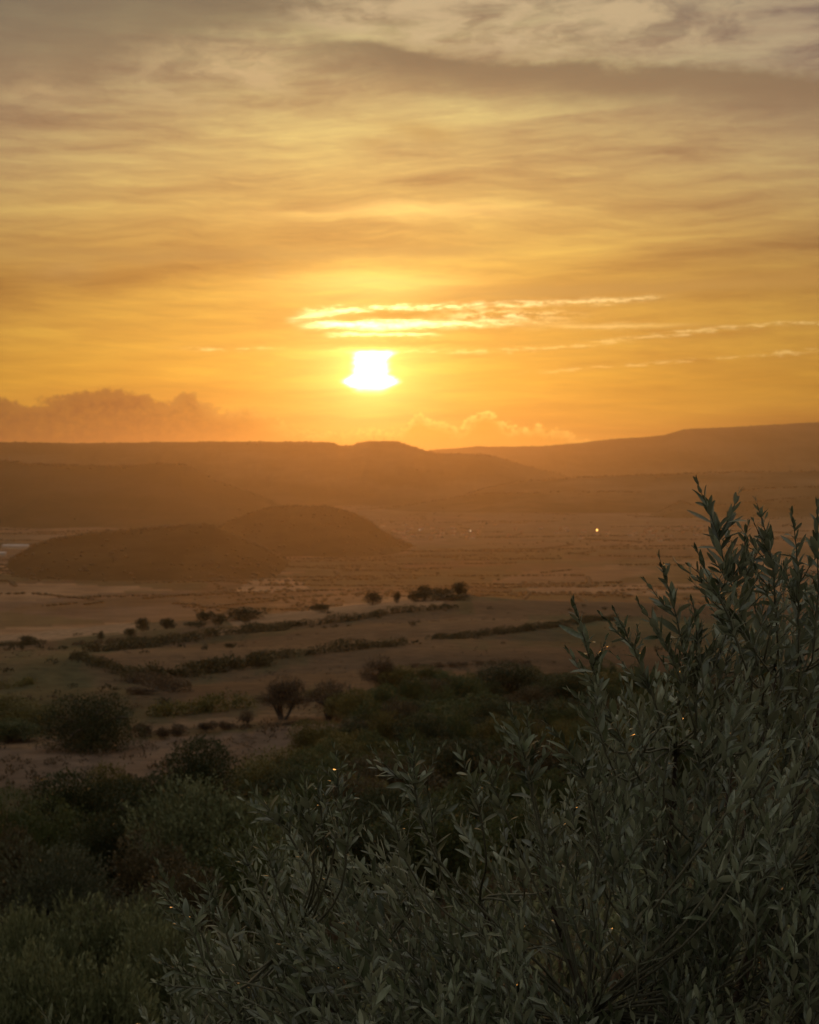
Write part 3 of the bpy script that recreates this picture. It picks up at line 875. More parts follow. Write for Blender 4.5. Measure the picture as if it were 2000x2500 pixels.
# ------------------------------------------------------------------ trees, left foreground slope
T_ = [
 # kind, name, px, ytop, width px, distance, label
 ('round_bush', 'round_bush', 214, 1702, 236, 152, 'broad round dark green bush standing alone on the edge of the ploughed field', 'bush'),
 ('dark_tree', 'dark_tree', 486, 1812, 225, 95, 'tallest dark green tree in front of the ploughed field, left of centre', 'tree'),
 ('dark_tree', 'dark_tree', 196, 1888, 250, 84, 'wide nearly black tree below the ploughed field on the left', 'tree'),
 ('dark_tree', 'dark_tree', 352, 1900, 190, 88, 'dark tree wedged between the nearly black tree and the tallest dark tree', 'tree'),
 ('green_tree', 'green_tree', 20, 1942, 190, 78, 'green tree cut by the left edge below the ploughed field', 'tree'),
 ('yellow_tree', 'yellow_tree', 262, 1868, 130, 100, 'thin yellowish young tree with upright shoots before the bare field', 'tree'),
 ('olive_tree', 'grey_green_tree', 500, 1924, 320, 66, 'dull green leafy tree in front of the tallest dark tree', 'tree'),
 ('russet_tree', 'russet_tree', 350, 2050, 190, 60, 'reddish brown bush between the slate bush and the dull green tree', 'bush'),
 ('green_tree', 'green_tree', 600, 2040, 300, 56, 'dark green tree half hidden behind the left side of the near olive', 'tree'),
 ('grey_bush', 'slate_bush', 120, 2062, 370, 52, 'slate grey green bush with rounded top at the left edge', 'bush'),
 ('grey_bush', 'slate_bush', 318, 2180, 260, 44, 'dark slate bush behind the leftmost shoots of the near olive', 'bush'),
 ('olive_tree', 'grey_green_olive', 280, 2196, 320, 35, 'grey green olive tree with upright sprigs below the slate bush', 'olive tree'),
 ('olive_tree', 'grey_green_olive', 60, 2228, 260, 33, 'grey green olive tree at the left edge below the slate bush', 'olive tree'),
 ('olive_tree', 'grey_green_olive', 20, 2325, 300, 28, 'grey green olive tree in the bottom left corner', 'olive tree'),
 ('olive_tree', 'grey_green_olive', 240, 2345, 320, 26, 'lowest grey green olive tree beside the near olive, at the bottom edge', 'olive tree'),
 ('olive_tree', 'grey_green_olive', 430, 2270, 260, 31, 'grey green olive tree mostly hidden behind the near olive', 'olive tree'),
 ('yellow_tree', 'yellow_shrub', -40, 1700, 190, 172, 'yellow green shrub at the left edge behind the round bush', 'bush'),
 ('yellow_tree', 'yellow_shrub', 78, 1722, 150, 168, 'yellow green shrub touching the left side of the round bush', 'bush'),
 ('green_tree', 'green_shrub', 20, 1758, 150, 160, 'dark green shrub at the left edge above the ploughed field', 'bush'),
 ('airy_tree', 'airy_tree', 690, 1652, 120, 178, 'airy tree with several bare stems showing at the end of the ploughed field', 'tree'),
 ('airy_tree', 'airy_tree', 800, 1664, 90, 178, 'smaller airy tree right of the many stemmed one', 'tree'),
 ('airy_tree', 'airy_tree', 934, 1604, 100, 205, 'bushy tree rising alone above the wood against the brown field', 'tree'),
 # the wood
 ('yellow_tree', 'yellow_tree', 862, 1690, 120, 175, 'yellowish tree at the left end of the wood beside the airy trees', 'tree'),
 ('russet_tree', 'russet_tree', 900, 1752, 160, 150, 'russet brown tree in the wood below the bushy lone tree', 'tree'),
 ('russet_tree', 'russet_tree', 1020, 1662, 150, 185, 'russet crown on the upper edge of the wood, near its middle', 'tree'),
 ('green_tree', 'green_tree', 1105, 1646, 140, 188, 'green crown on the upper edge of the wood right of the russet crown', 'tree'),
 ('dark_tree', 'dark_tree', 1250, 1624, 170, 192, 'highest dark crown of the wood, left of the olive shoots', 'tree'),
 ('green_tree', 'green_tree', 1370, 1650, 150, 190, 'green crown of the wood right of the highest dark one', 'tree'),
 ('yellow_tree', 'yellow_tree', 1500, 1640, 170, 190, 'olive yellow crown behind the middle olive shoots', 'tree'),
 ('green_tree', 'green_tree', 1640, 1640, 190, 188, 'green crown of the wood seen through the olive shoots', 'tree'),
 ('russet_tree', 'russet_tree', 1790, 1640, 200, 186, 'russet crown behind the tall right olive shoots', 'tree'),
 ('green_tree', 'green_tree', 1950, 1640, 200, 186, 'green crown at the right edge behind the olive', 'tree'),
 ('green_tree', 'green_tree', 1180, 1700, 210, 160, 'broad mid green tree in the second row of the wood', 'tree'),
 ('russet_tree', 'russet_tree', 1010, 1748, 190, 152, 'brownish tree in the second row of the wood left of the broad green one', 'tree'),
 ('dark_tree', 'dark_tree', 1330, 1716, 220, 155, 'dark broad tree in the second row of the wood', 'tree'),
 ('russet_tree', 'russet_tree', 1480, 1730, 220, 152, 'brown tree of the second row behind the olive shoots', 'tree'),
 ('dark_tree', 'dark_tree', 1660, 1730, 240, 150, 'dark tree of the second row behind the dense olive', 'tree'),
 ('yellow_tree', 'yellow_tree', 700, 1826, 210, 118, 'yellow green tree between the tallest dark tree and the near olive', 'tree'),
 ('green_tree', 'green_tree', 790, 1862, 210, 105, 'green tree beside the yellow green one at the foot of the wood', 'tree'),
 ('yellow_tree', 'yellow_tree', 842, 1790, 150, 128, 'yellow tinged tree in the wood above the forked olive shoot', 'tree'),
 ('russet_tree', 'russet_tree', 965, 1850, 220, 108, 'russet tree just behind the forked olive shoot', 'tree'),
 ('dark_tree', 'dark_tree', 1130, 1810, 240, 115, 'dark tree in the middle of the wood behind the slender olive shoot', 'tree'),
 ('russet_tree', 'russet_tree', 1290, 1810, 230, 112, 'brown tree behind the pale upright olive shoot', 'tree'),
 ('dark_tree', 'dark_tree', 1470, 1830, 260, 108, 'dark tree low in the wood behind the dense olive', 'tree'),
 ('green_tree', 'green_tree', 680, 1960, 260, 76, 'green tree behind the leftmost tall olive sprays', 'tree'),
 ('dark_tree', 'dark_tree', 860, 1990, 280, 70, 'dark tree in the gap between the two left olive sprays', 'tree'),
 ('green_tree', 'green_tree', 1060, 1960, 280, 74, 'green tree low behind the centre of the near olive', 'tree'),
 ('green_tree', 'green_tree', 1060, 1715, 190, 168, 'green tree filling the gap between the two brown second row trees', 'tree'),
 ('yellow_tree', 'yellow_tree', 960, 1712, 150, 172, 'olive yellow tree under the bushy lone tree', 'tree'),
 ('dark_tree', 'dark_tree', 1240, 1755, 200, 140, 'dark tree under the broad green one in the middle of the wood', 'tree'),
 ('green_tree', 'green_tree', 1050, 1835, 210, 120, 'green tree between the russet and dark ones above the olive', 'tree'),
 ('yellow_tree', 'yellow_tree', 905, 1815, 190, 124, 'yellow green tree left of the forked olive shoot', 'tree'),
 ('yellow_tree', 'yellow_tree', 640, 1862, 170, 108, 'yellow green tree touching the right side of the tallest dark tree', 'tree'),
 ('green_tree', 'green_tree', 745, 1905, 220, 92, 'green tree right behind the tallest left olive spray', 'tree'),
 ('russet_tree', 'russet_tree', 850, 1905, 200, 90, 'brown tree in the gap left of the forked olive shoot', 'tree'),
 ('dark_tree', 'dark_tree', 960, 1930, 230, 84, 'dark tree under the forked olive shoot', 'tree'),
 ('green_tree', 'green_tree', 120, 1960, 220, 72, 'dark green tree above the slate bush at the left', 'tree'),
 ('russet_tree', 'russet_tree', 440, 2110, 240, 52, 'brown green bush behind the leftmost olive sprays', 'bush'),
 ('dark_tree', 'dark_tree', 270, 1985, 230, 70, 'dark tree between the nearly black tree and the slate bush', 'tree'),
 ('russet_tree', 'russet_tree', -10, 2010, 170, 64, 'reddish scrub tree at the left edge above the slate bush', 'tree'),
 ('slate', 'slate_bush', 0, 0, 0, 0, '', ''),
]
for i, (k, nm, px, yt, w, d, lab, cat) in enumerate(T_):
    if not lab: continue
    plant(k, nm, px, yt, w, d, lab, cat, var=i, group='trees of the wood below the fields' if 22 < i < 47 else None)

# the rest of the wood: crowded crowns in rows, none of which stands out
wg = np.random.default_rng(91)
WOOD = {'green_tree': 'green crown crowded among the trees of the wood below the brown fields',
        'dark_tree': 'dark crown crowded among the trees of the wood below the brown fields',
        'russet_tree': 'brownish crown crowded among the trees of the wood below the brown fields',
        'yellow_tree': 'yellow green crown crowded among the trees of the wood below the brown fields'}
nw = 0
for d, line, x0, x1 in ((200, 1636, 960, 2050), (183, 1662, 880, 2050), (168, 1690, 850, 2050), (152, 1724, 800, 2050), (138, 1760, 780, 2050), (126, 1796, 700, 1900), (114, 1836, 640, 1700), (100, 1888, 600, 1500), (86, 1950, 560, 1300)):
    step = 92 * 150 / d * 0.95
    px = x0 + wg.uniform(0, step)
    while px < x1:
        k = ('green_tree', 'dark_tree', 'russet_tree', 'yellow_tree')[wg.choice(4, p=[0.42, 0.22, 0.14, 0.22])]
        dd_ = d * wg.uniform(0.97, 1.03)
        plant(k, k, px, line + wg.normal(0, 15) + max(0, 990 - px) * 0.06, step * wg.uniform(1.0, 1.6), dd_, WOOD[k], 'tree', 'crowded ' + k.split('_')[0] + ' trees of the wood', var=nw)
        px += step * wg.uniform(0.75, 1.2); nw += 1

# trees and shrubs on the near shoulder
S_ = [
 ('small_tree', 'round_tree', 910, 1447, 42, 490, 'round tree standing alone on the crest left of the hilltop clump', 'tree'),
 ('small_tree', 'small_tree', 970, 1445, 17, 492, 'tiny bush on the crest between the round tree and the clump', 'bush'),
 ('small_tree', 'round_tree', 1036, 1429, 34, 492, 'left rounded tree of the clump on top of the crest', 'tree'),
 ('small_tree', 'round_tree', 1121, 1421, 36, 490, 'right and tallest rounded tree of the clump on the crest', 'tree'),
 ('low_shrub', 'spreading_shrub', 1078, 1437, 78, 486, 'low shrub filling the middle of the crest clump', 'bush'),
 ('low_shrub', 'spreading_shrub', 1105, 1450, 96, 476, 'broad shrub at the foot of the crest clump', 'bush'),
 ('low_shrub', 'spreading_shrub', 1020, 1444, 50, 488, 'thin shrub at the left foot of the crest clump', 'bush'),
 ('low_shrub', 'spreading_shrub', 781, 1473, 48, 480, 'flat oval bush on the crest above the pale field', 'bush'),
 ('low_shrub', 'spreading_shrub', 600, 1485, 108, 474, 'long flat bush on the crest left of the pale field', 'bush'),
 ('low_shrub', 'spreading_shrub', 500, 1492, 46, 470, 'short flat bush at the left end of the long one on the crest', 'bush'),
 ('small_tree', 'small_tree', 349, 1509, 38, 440, 'left of the two round trees in the pale field', 'tree'),
 ('small_tree', 'small_tree', 406, 1509, 38, 442, 'right of the two round trees in the pale field', 'tree'),
 ('small_tree', 'small_tree', 318, 1534, 34, 400, 'round bush below the two round trees', 'bush'),
 ('small_tree', 'small_tree', 538, 1500, 34, 440, 'round bush below the short flat bush', 'bush'),
 ('small_tree', 'small_tree', 599, 1500, 30, 445, 'round bush below the long flat bush', 'bush'),
 ('low_shrub', 'spreading_shrub', 475, 1517, 64, 425, 'low shrub between the round trees and hedgerow', 'bush'),
 ('small_tree', 'small_tree', 246, 1541, 14, 395, 'tiny bush alone in the pale field', 'bush'),
 ('small_tree', 'small_tree', 67, 1552, 42, 375, 'round bush at the left below the pale field', 'bush'),
 ('small_tree', 'small_tree', 53, 1602, 12, 320, 'tiny bush on the brown slope at far left', 'bush'),
 ('small_tree', 'small_tree', 560, 1596, 28, 290, 'upright bush rising from the thick lower hedgerow', 'bush'),
 ('low_shrub', 'spreading_shrub', 1345, 1520, 104, 340, 'wide dark thicket at the right end of the middle hedgerow', 'bush'),
 ('dry_shrub', 'dry_shrub', 350, 1765, 48, 163, 'dry brown tuft against the right side of the round bush', 'bush'),
 ('dry_shrub', 'dry_shrub', 395, 1778, 44, 160, 'dry brown tuft second from the round bush', 'bush'),
 ('dry_shrub', 'dry_shrub', 432, 1770, 46, 163, 'dry brown tuft third from the round bush', 'bush'),
 ('dry_shrub', 'dry_shrub', 500, 1763, 52, 166, 'dry brown tuft midway along the field edge', 'bush'),
 ('dry_shrub', 'dry_shrub', 552, 1772, 34, 168, 'small dry tuft near the end of the field edge', 'bush'),
 ('airy_tree', 'thin_bush', 600, 1735, 34, 170, 'thin upright bush at the field edge left of the airy tree', 'bush'),
 ('dry_shrub', 'dry_shrub', 345, 1693, 62, 205, 'dry bushes on the slope above the field edge', 'bush'),
]
for i, (k, nm, px, yt, w, d, lab, cat) in enumerate(S_):
    plant(k, nm, px, yt, w, d, lab, cat, var=i, hmin=0.8)


# hedgerows: bushes run together along a line
def hedge(pts, hpx, label, mat, seed, cat='hedge', name='hedgerow', dens=1.0):
    g = np.random.default_rng(seed)
    P = np.array([on_ground(a, b, 60, 700) for a, b in pts])
    seg = np.linalg.norm(np.diff(P[:, :2], axis=0), axis=1)
    cum_ = np.concatenate([[0], np.cumsum(seg)])
    L = cum_[-1]
    hw = 1.3 * hpx / F * P[:, 1].mean()
    n = int(L / (hw * 0.38)) + 2
    s = np.sort(g.uniform(0, L, n))
    cx = np.interp(s, cum_, P[:, 0]); cy = np.interp(s, cum_, P[:, 1])
    cx += g.normal(0, hw * 0.25, n); cy += g.normal(0, hw * 0.45, n)
    r = hw * g.uniform(0.30, 0.75, n) * (0.7 + 0.6 * vnoise(s / (hw * 7), s * 0, seed))
    cz = ground(cx, cy) + r * 0.45
    m = int(max(40, 130 * dens))
    w = np.repeat(np.arange(n), m)
    dd = rand_dir(len(w), g)
    p = np.stack([cx, cy, cz], -1)[w] + dd * (r[w] * g.normal(0.95, 0.12, len(w)))[:, None] * np.array([1.25, 1.25, 0.95])
    d = nrm(dd + np.array([0, 0, 0.3]) + g.normal(0, 0.4, p.shape))
    sd_ = nrm(np.cross(d, rand_dir(len(p), g)))
    ln = hw * 0.17 * g.uniform(0.6, 1.4, len(p))
    origin = P[len(P) // 2]
    V, T = quads_leaves(p - origin, d, sd_, ln, ln * 0.6)
    tag(link(name, mesh_np(name, V, [T], M[mat]), None, origin), label, cat)


hedge([(1105, 1484), (1040, 1492), (965, 1497), (861, 1516), (704, 1531), (600, 1546), (487, 1558)], 14, 'long upper hedgerow slanting down from the crest clump to the left', 'hedge', 1)
hedge([(487, 1560), (420, 1570), (365, 1580), (284, 1588), (205, 1594)], 19, 'thicker left end of the upper hedgerow', 'hedge', 2)
hedge([(1500, 1513), (1420, 1522), (1330, 1535), (1240, 1546), (1153, 1556), (1054, 1562)], 12, 'thin middle hedgerow running left from the dark thicket', 'hedge', 3)
hedge([(1000, 1573), (920, 1582), (850, 1588), (790, 1596), (700, 1603), (620, 1620)], 17, 'patchy middle hedgerow above the lone bushy tree', 'hedge', 4)
hedge([(640, 1622), (560, 1635), (487, 1645), (406, 1655), (330, 1662)], 30, 'thick lower hedgerow on the bank left of centre', 'hedge', 5, dens=1.6)
hedge([(330, 1650), (280, 1640), (230, 1622), (183, 1608)], 18, 'hedgerow climbing left from the thick lower hedgerow', 'hedge', 6)
hedge([(440, 1690), (400, 1680), (350, 1668), (310, 1662)], 20, 'scrubby hedge on the slope under the thick hedgerow', 'dry', 7)
hedge([(-60, 1542), (0, 1538), (90, 1531), (150, 1526)], 11, 'dark hedge on the crest at the left edge', 'hedge', 8)
hedge([(125, 1529), (190, 1523), (262, 1518)], 16, 'green hedge on the crest beside the pale field', 'holm', 9)
hedge([(-60, 1580), (0, 1577), (60, 1576), (110, 1572)], 9, 'thin dark hedge below the pale field at the left edge', 'hedge', 10)
hedge([(180, 1576), (260, 1570), (330, 1568)], 8, 'low thin hedge in front of the pale field', 'dry', 18)
hedge([(380, 1752), (450, 1744), (530, 1736), (600, 1728)], 26, 'green yellow scrub bank above the field edge', 'yellow', 11, 'scrub', 'scrub_bank', 1.4)
hedge([(-60, 1690), (20, 1680), (80, 1668)], 14, 'faint yellow scrub on the slope at the left edge', 'yellow', 12, 'scrub', 'scrub_bank')
hedge([(640, 1716), (720, 1706), (790, 1700)], 16, 'dull scrub behind the airy trees', 'yellow', 13, 'scrub', 'scrub_bank')
hedge([(560, 1780), (640, 1776), (760, 1764)], 7, 'dry grass fringe under the airy trees', 'dry', 14, 'scrub', 'scrub_bank')
hedge([(1000, 1632), (1100, 1628), (1200, 1622), (1300, 1626)], 10, 'dry scrub fringe along the upper edge of the wood', 'dry', 15, 'scrub', 'scrub_bank')


# ------------------------------------------------------------------ loose scrub and grass on the slopes
def scatter(name, n, lo, hi, size, mat, seed, xr=(-300, 2300), m=14, clump=True, zk=0.5):
    g = np.random.default_rng(seed)
    d = np.exp(g.uniform(math.log(lo), math.log(hi), n))
    px = g.uniform(*xr, n)
    x = (px - 1000) / F * d
    if clump:
        k = fbm(x / (d * 0.03), d / (d.mean() * 0.12), 3, seed) + g.normal(0, 0.05, n)
        keep = k > 0.03
        x = x[keep]; d = d[keep]
    z = ground(x, d)
    r = size * g.uniform(0.4, 1.4, len(x))
    w = np.repeat(np.arange(len(x)), m)
    dd = rand_dir(len(w), g); dd[:, 2] = np.abs(dd[:, 2])
    p = np.stack([x, d, z], -1)[w] + dd * (r[w] * g.uniform(0.3, 1.0, len(w)))[:, None] * np.array([1.3, 1.3, zk * 2])
    dr = nrm(dd * 0.5 + np.array([0, 0, 0.9]) + g.normal(0, 0.3, p.shape))
    s = nrm(np.cross(dr, rand_dir(len(p), g)))
    ln = r[w] * 0.55
    V, T = quads_leaves(p, dr, s, ln, ln * 0.5)
    tag(link(name, mesh_np(name, V, [T], M[mat])), kind='stuff')


scatter('dry_grass', 5000, 140, 420, 0.22, 'dry', 61)
scatter('low_scrub', 3200, 45, 200, 0.45, 'dry', 62, (-300, 2300), 18)
scatter('ground_cover', 4200, 12, 90, 0.5, 'olive', 63, (-500, 2500), 20, False)
scatter('field_scrub', 260, 190, 480, 0.6, 'far', 64, (-200, 2200), 26)


# far trees dotted over the plain, the hills and along their skylines
def blobs(name, pts, size, mat, seed, zs=0.8):
    g = np.random.default_rng(seed)
    n = len(pts)
    r = size * g.uniform(0.5, 1.5, n)
    oct_ = np.array([[1, 0, 0], [0.3, 0.9, 0.1], [-0.8, 0.5, 0], [-0.7, -0.6, 0.1], [0.4, -0.9, 0], [0.15, 0.1, 1.0], [-.3, -.2, .85], [0, 0, -0.6]])
    f = np.array([[0, 1, 5], [1, 2, 6], [1, 6, 5], [2, 3, 6], [3, 4, 6], [4, 5, 6], [4, 0, 5], [1, 0, 7], [2, 1, 7], [3, 2, 7], [4, 3, 7], [0, 4, 7]])
    a = g.uniform(0, 6.28, n); c, s = np.cos(a), np.sin(a)
    V = np.repeat(oct_[None], n, 0) * (1 + g.normal(0, 0.15, (n, 8, 1)))
    X = V[..., 0] * c[:, None] - V[..., 1] * s[:, None]; Y = V[..., 0] * s[:, None] + V[..., 1] * c[:, None]
    V = np.stack([X * 1.5, Y * 1.5, V[..., 2] * zs], -1) * r[:, None, None] + pts[:, None, :]
    T = (f[None] + (np.arange(n) * 8)[:, None, None]).reshape(-1, 3)
    tag(link(name, mesh_np(name, V.reshape(-1, 3), [T], M[mat])), kind='stuff')


def plain_points():
    g = np.random.default_rng(5)
    out = []
    # tree rows along parcel edges
    for k in range(230):
        d = 3000 * math.exp(g.uniform(0, 1.25)); px = g.uniform(-300, 2300)
        x0 = (px - 1000) / F * d; a = g.choice([0, 1.57]) + g.normal(0, 0.35)
        L = g.uniform(60, 520) * (1.3 if abs(math.cos(a)) > 0.7 else 0.6); n = int(L / 6)
        t = np.linspace(0, L, n) + g.normal(0, 3, n)
        out.append(np.stack([x0 + math.cos(a) * t, d + math.sin(a) * t + g.normal(0, 5, n)], -1))
    d = 2800 * np.exp(g.uniform(0, 1.3, 6000)); px = g.uniform(-300, 2300, 6000); x = (px - 1000) / F * d
    k = fbm(x / 330., d / 700., 4, 71) + g.normal(0, 0.03, 6000) > 0.15
    out.append(np.stack([x[k], d[k]], -1))
    P = np.concatenate(out)
    return np.concatenate([P, ground(P[:, 0], P[:, 1])[:, None] + 1.5], 1)


blobs('distant_woodland', plain_points(), 3.4, 'far', 81, 0.7)


def hill_points(names, n, seed, crest):
    g = np.random.default_rng(seed); out = []
    for nm in names:
        XX, D, Z = HILLS[nm][0]
        h, w = D.shape
        i = np.where(g.random(n) < crest, 43 + g.normal(0, 0.8, n), g.uniform(8, 50, n)); j = g.uniform(0, w - 1.01, n)
        i = np.clip(i, 0, h - 1.01)
        i0 = i.astype(int); j0 = j.astype(int); fi = i - i0; fj = j - j0
        def bl(A): return (A[i0, j0] * (1 - fi) + A[i0 + 1, j0] * fi) * (1 - fj) + (A[i0, j0 + 1] * (1 - fi) + A[i0 + 1, j0 + 1] * fi) * fj
        d = bl(D); x = (bl(XX) - 1000) / F * d; z = bl(Z)
        k = (fbm(x / 120., d / 220., 3, seed + 3) > -0.02) | (g.random(n) < 0.25)
        out.append(np.stack([x[k], d[k], z[k] + 1.2], -1))
    return np.concatenate(out)


blobs('hillside_trees', hill_points(['round_hill', 'wooded_hill', 'small_hill'], 900, 83, 0.5), 3.6, 'far', 84)
blobs('mesa_trees', hill_points(['mesa', 'left_mesa', 'mountain_range', 'low_ridge', 'low_plateau'], 600, 85, 0.95), 6.0, 'far', 86, 0.7)


# ------------------------------------------------------------------ village, sheds, masts, lights
M['plaster'] = simple('pale_plaster', (0.36, 0.29, 0.22), 0.9, 0.15, 0.3)
M['plaster2'] = simple('ochre_plaster', (0.28, 0.19, 0.12), 0.9, 0.15, 0.3)
M['tile'] = simple('clay_tile', (0.25, 0.11, 0.06), 0.85, 0.25, 1.0)
M['steel'] = simple('grey_steel', (0.22, 0.22, 0.22), 0.5, 0.15, 2.0)
M['sheet'] = simple('white_sheet_roof', (0.42, 0.40, 0.39), 0.6, 0.06, 0.2)


def box(x0, x1, y0, y1, z0, z1):
    v = np.array([[x, y, z] for z in (z0, z1) for y in (y0, y1) for x in (x0, x1)], float)
    q = np.array([[0, 2, 3, 1], [4, 5, 7, 6], [0, 1, 5, 4], [2, 6, 7, 3], [0, 4, 6, 2], [1, 3, 7, 5]])
    return v, q


def house_meshes(w, dp, h, rise, wall, over=0.4):
    wv, wq = box(-w / 2, w / 2, -dp / 2, dp / 2, -1.5, h)
    gable = np.array([[-w / 2, -dp / 2, h], [-w / 2, dp / 2, h], [-w / 2, 0, h + rise], [w / 2, -dp / 2, h], [w / 2, dp / 2, h], [w / 2, 0, h + rise]])
    v = np.concatenate([wv, gable]); t = np.array([[8, 10, 9], [11, 12, 13]])
    a = mesh_np('house_wall', v, [wq, t], wall)
    k = rise / (dp / 2)
    e = dp / 2 + over; zt = h + rise + 0.25; ze = zt - k * e
    rv = []
    for x in (-w / 2 - over, w / 2 + over):
        rv += [[x, -e, ze], [x, 0, zt], [x, e, ze], [x, -e, ze - 0.2], [x, 0, zt - 0.2], [x, e, ze - 0.2]]
    rv = np.array(rv)
    q = np.array([[0, 6, 7, 1], [1, 7, 8, 2], [3, 4, 10, 9], [4, 5, 11, 10], [0, 3, 9, 6], [2, 8, 11, 5], [0, 1, 4, 3], [1, 2, 5, 4], [6, 9, 10, 7], [7, 10, 11, 8]])
    b = mesh_np('house_roof', rv, [q], M['tile'])
    ws = []
    for fy in (-dp / 2 - 0.02, dp / 2 + 0.02):
        for i in range(3):
            xx = -w / 2 + w * (i + 0.5) / 3
            ws.append(box(xx - 0.5, xx + 0.5, fy - 0.05, fy + 0.05, 1.0, 2.3))
            if h > 5: ws.append(box(xx - 0.5, xx + 0.5, fy - 0.05, fy + 0.05, 3.9, 5.2))
    v, q = join_tubes(ws)
    c = mesh_np('house_windows', v, [q], M['steel'])
    return a, b, c


HM = [house_meshes(14, 10, 6.5, 2.6, M['plaster']), house_meshes(10, 9, 3.6, 2.0, M['plaster2']), house_meshes(18, 10, 6.8, 2.4, M['plaster']), house_meshes(12, 11, 9.0, 2.2, M['plaster2'])]
hg = np.random.default_rng(15)
nh = 0
for k in range(400):
    c = hg.choice(3, p=[0.45, 0.40, 0.15])
    if c == 0: px, py = hg.normal(1060, 90), hg.normal(1300, 11)
    elif c == 1: px, py = hg.normal(1580, 120), hg.normal(1302, 8)
    else: px, py = hg.uniform(940, 1800), hg.normal(1300, 11)
    if not (930 < px < 1830 and 1278 < py < 1326): continue
    x, d, _z = on_ground(px, py, 1500, 12000)
    m = HM[hg.integers(4)]
    rt = link('house', None, None, (x, d, gz(x, d)), (0, 0, hg.uniform(-0.7, 0.7)))
    rt.empty_display_size = 5
    link('wall', m[0], rt); link('roof', m[1], rt)
    lab = 'tiny pale house in the hazy village on the valley floor left of the orange light' if px < 1400 else 'tiny pale house in the hazy village beyond the tall olive shoots'
    tag(rt, lab, 'house', 'houses of the left part of the village' if px < 1400 else 'houses of the right part of the village')
    nh += 1
    if nh >= 85: break


def shed(px, py, w, dp, h, label, rz=0.0):
    p = on_ground(px, py, 1500, 12000)
    rt = link('warehouse', None, None, p, (0, 0, rz)); rt.empty_display_size = 5
    wv, wq = box(-w / 2, w / 2, -dp / 2, dp / 2, -6, h)
    link('wall', mesh_np('warehouse_wall', wv, [wq], M['plaster']), rt)
    rise = 6.0
    rv = np.array([[x, y, z] for x in (-w / 2 - 1, w / 2 + 1) for (y, z) in ((-dp / 2 - 1, h + .05), (0, h + rise), (dp / 2 + 1, h + .05), (0, h + .02))], float)
    q = np.array([[0, 4, 5, 1], [1, 5, 6, 2], [2, 6, 7, 3], [3, 7, 4, 0], [0, 1, 2, 3], [4, 7, 6, 5]])
    link('roof', mesh_np('warehouse_roof', rv, [q], M['sheet']), rt)
    tag(rt, label, 'warehouse')


shed(38, 1340, 72, 30, 7, 'long white roofed shed on the plain at the left edge')
shed(4, 1358, 22, 20, 6, 'short white shed below the long one at the left edge')
shed(228, 1383, 16, 14, 5, 'small pale farm building under the wooded hill')
shed(1862, 1372, 30, 14, 5, 'long pale farm building on the plain behind the right olive shoots')


def mast(px, h, d, label, ybase):
    x = (px - 1000) / F * d
    z = at(px, ybase, d)[2]
    rt = link('antenna_mast', None, None, (x, d, z)); rt.empty_display_size = 5
    tb = []
    for a in range(3):
        c, s = math.cos(a * 2.094), math.sin(a * 2.094)
        tb.append(tube([(c * 1.6, s * 1.6, -4), (c * .4, s * .4, h)], [0.55, 0.4], 5))
    for k in range(10):
        z0 = h * k / 10; r = 1.6 - 1.2 * k / 10
        pts = [(math.cos(a) * r, math.sin(a) * r, z0) for a in np.linspace(0, 6.283, 4)]
        tb.append(tube(pts, [0.15] * 4, 4))
    v, q = join_tubes(tb); link('tower', mesh_np('mast_tower', v, [q], M['steel']), rt)
    v, q = join_tubes([tube([(0, -1.5, h * 0.8), (0, -2.2, h * 0.8)], [1.6, 1.4], 10), tube([(1.2, 0, h * 0.65), (1.9, 0, h * 0.65)], [1.3, 1.1], 10)])
    link('dish', mesh_np('mast_dish', v, [q], M['steel']), rt)
    tag(rt, label, 'mast')


mast(913, 38, 11600, 'left mast on the knoll of the far mesa', 1079)
mast(938, 26, 11600, 'middle and shortest mast on the knoll of the far mesa', 1079)
mast(960, 34, 11600, 'right mast on the knoll of the far mesa', 1079)
mast(180, 34, 11600, 'lone mast on the far mesa above the left cloud bank', 1083)
mast(347, 30, 11600, 'lone mast on the far mesa right of the leftmost mast', 1082)
mast(24, 22, 8300, 'small mast on the nearer dark mesa at the left edge', 1126)


def light(px, py, size, col, power, label):  # glowing disc on an added pole, standing in for a bright far speck
    x, d, z = on_ground(px, py, 1500, 12000)
    rt = link('light_speck', None, None, (x, d, z)); rt.empty_display_size = 3
    v, q = tube([(0, 0, -2), (0, 0, 12)], [0.35, 0.22], 8)
    link('added_pole', mesh_np('speck_pole', v, [q], M['steel']), rt)
    m = bpy.data.materials.new('speck_glow'); m.use_nodes = True
    p = m.node_tree.nodes['Principled BSDF']
    p.inputs['Base Color'].default_value = (*col, 1)
    p.inputs['Emission Color'].default_value = (*col, 1); p.inputs['Emission Strength'].default_value = power
    m.cycles.emission_sampling = 'NONE'
    v, q = tube([(0, -0.3, 12.5), (0, -0.2, 12.5), (0, 0.2, 12.5), (0, 0.3, 12.5)], [size * .8, size, size, size * .8], 12)
    caps = np.array([[i for i in range(12)][::-1]]); caps2 = np.array([[36 + i for i in range(12)]])
    link('glow_disc', mesh_np('speck_disc', v, [q, caps, caps2], m), rt)
    tag(rt, label, 'light_speck')


light(1458, 1303, 3.0, (1.0, 0.52, 0.12), 5.0, 'bright orange light on the valley floor right of centre')
light(1149, 1305, 1.6, (1.0, 0.85, 0.6), 2.2, 'faint pale light on the valley floor near the village')
light(1025, 1302, 1.4, (1.0, 0.8, 0.55), 1.8, 'faintest pale light on the valley floor, leftmost of the three')

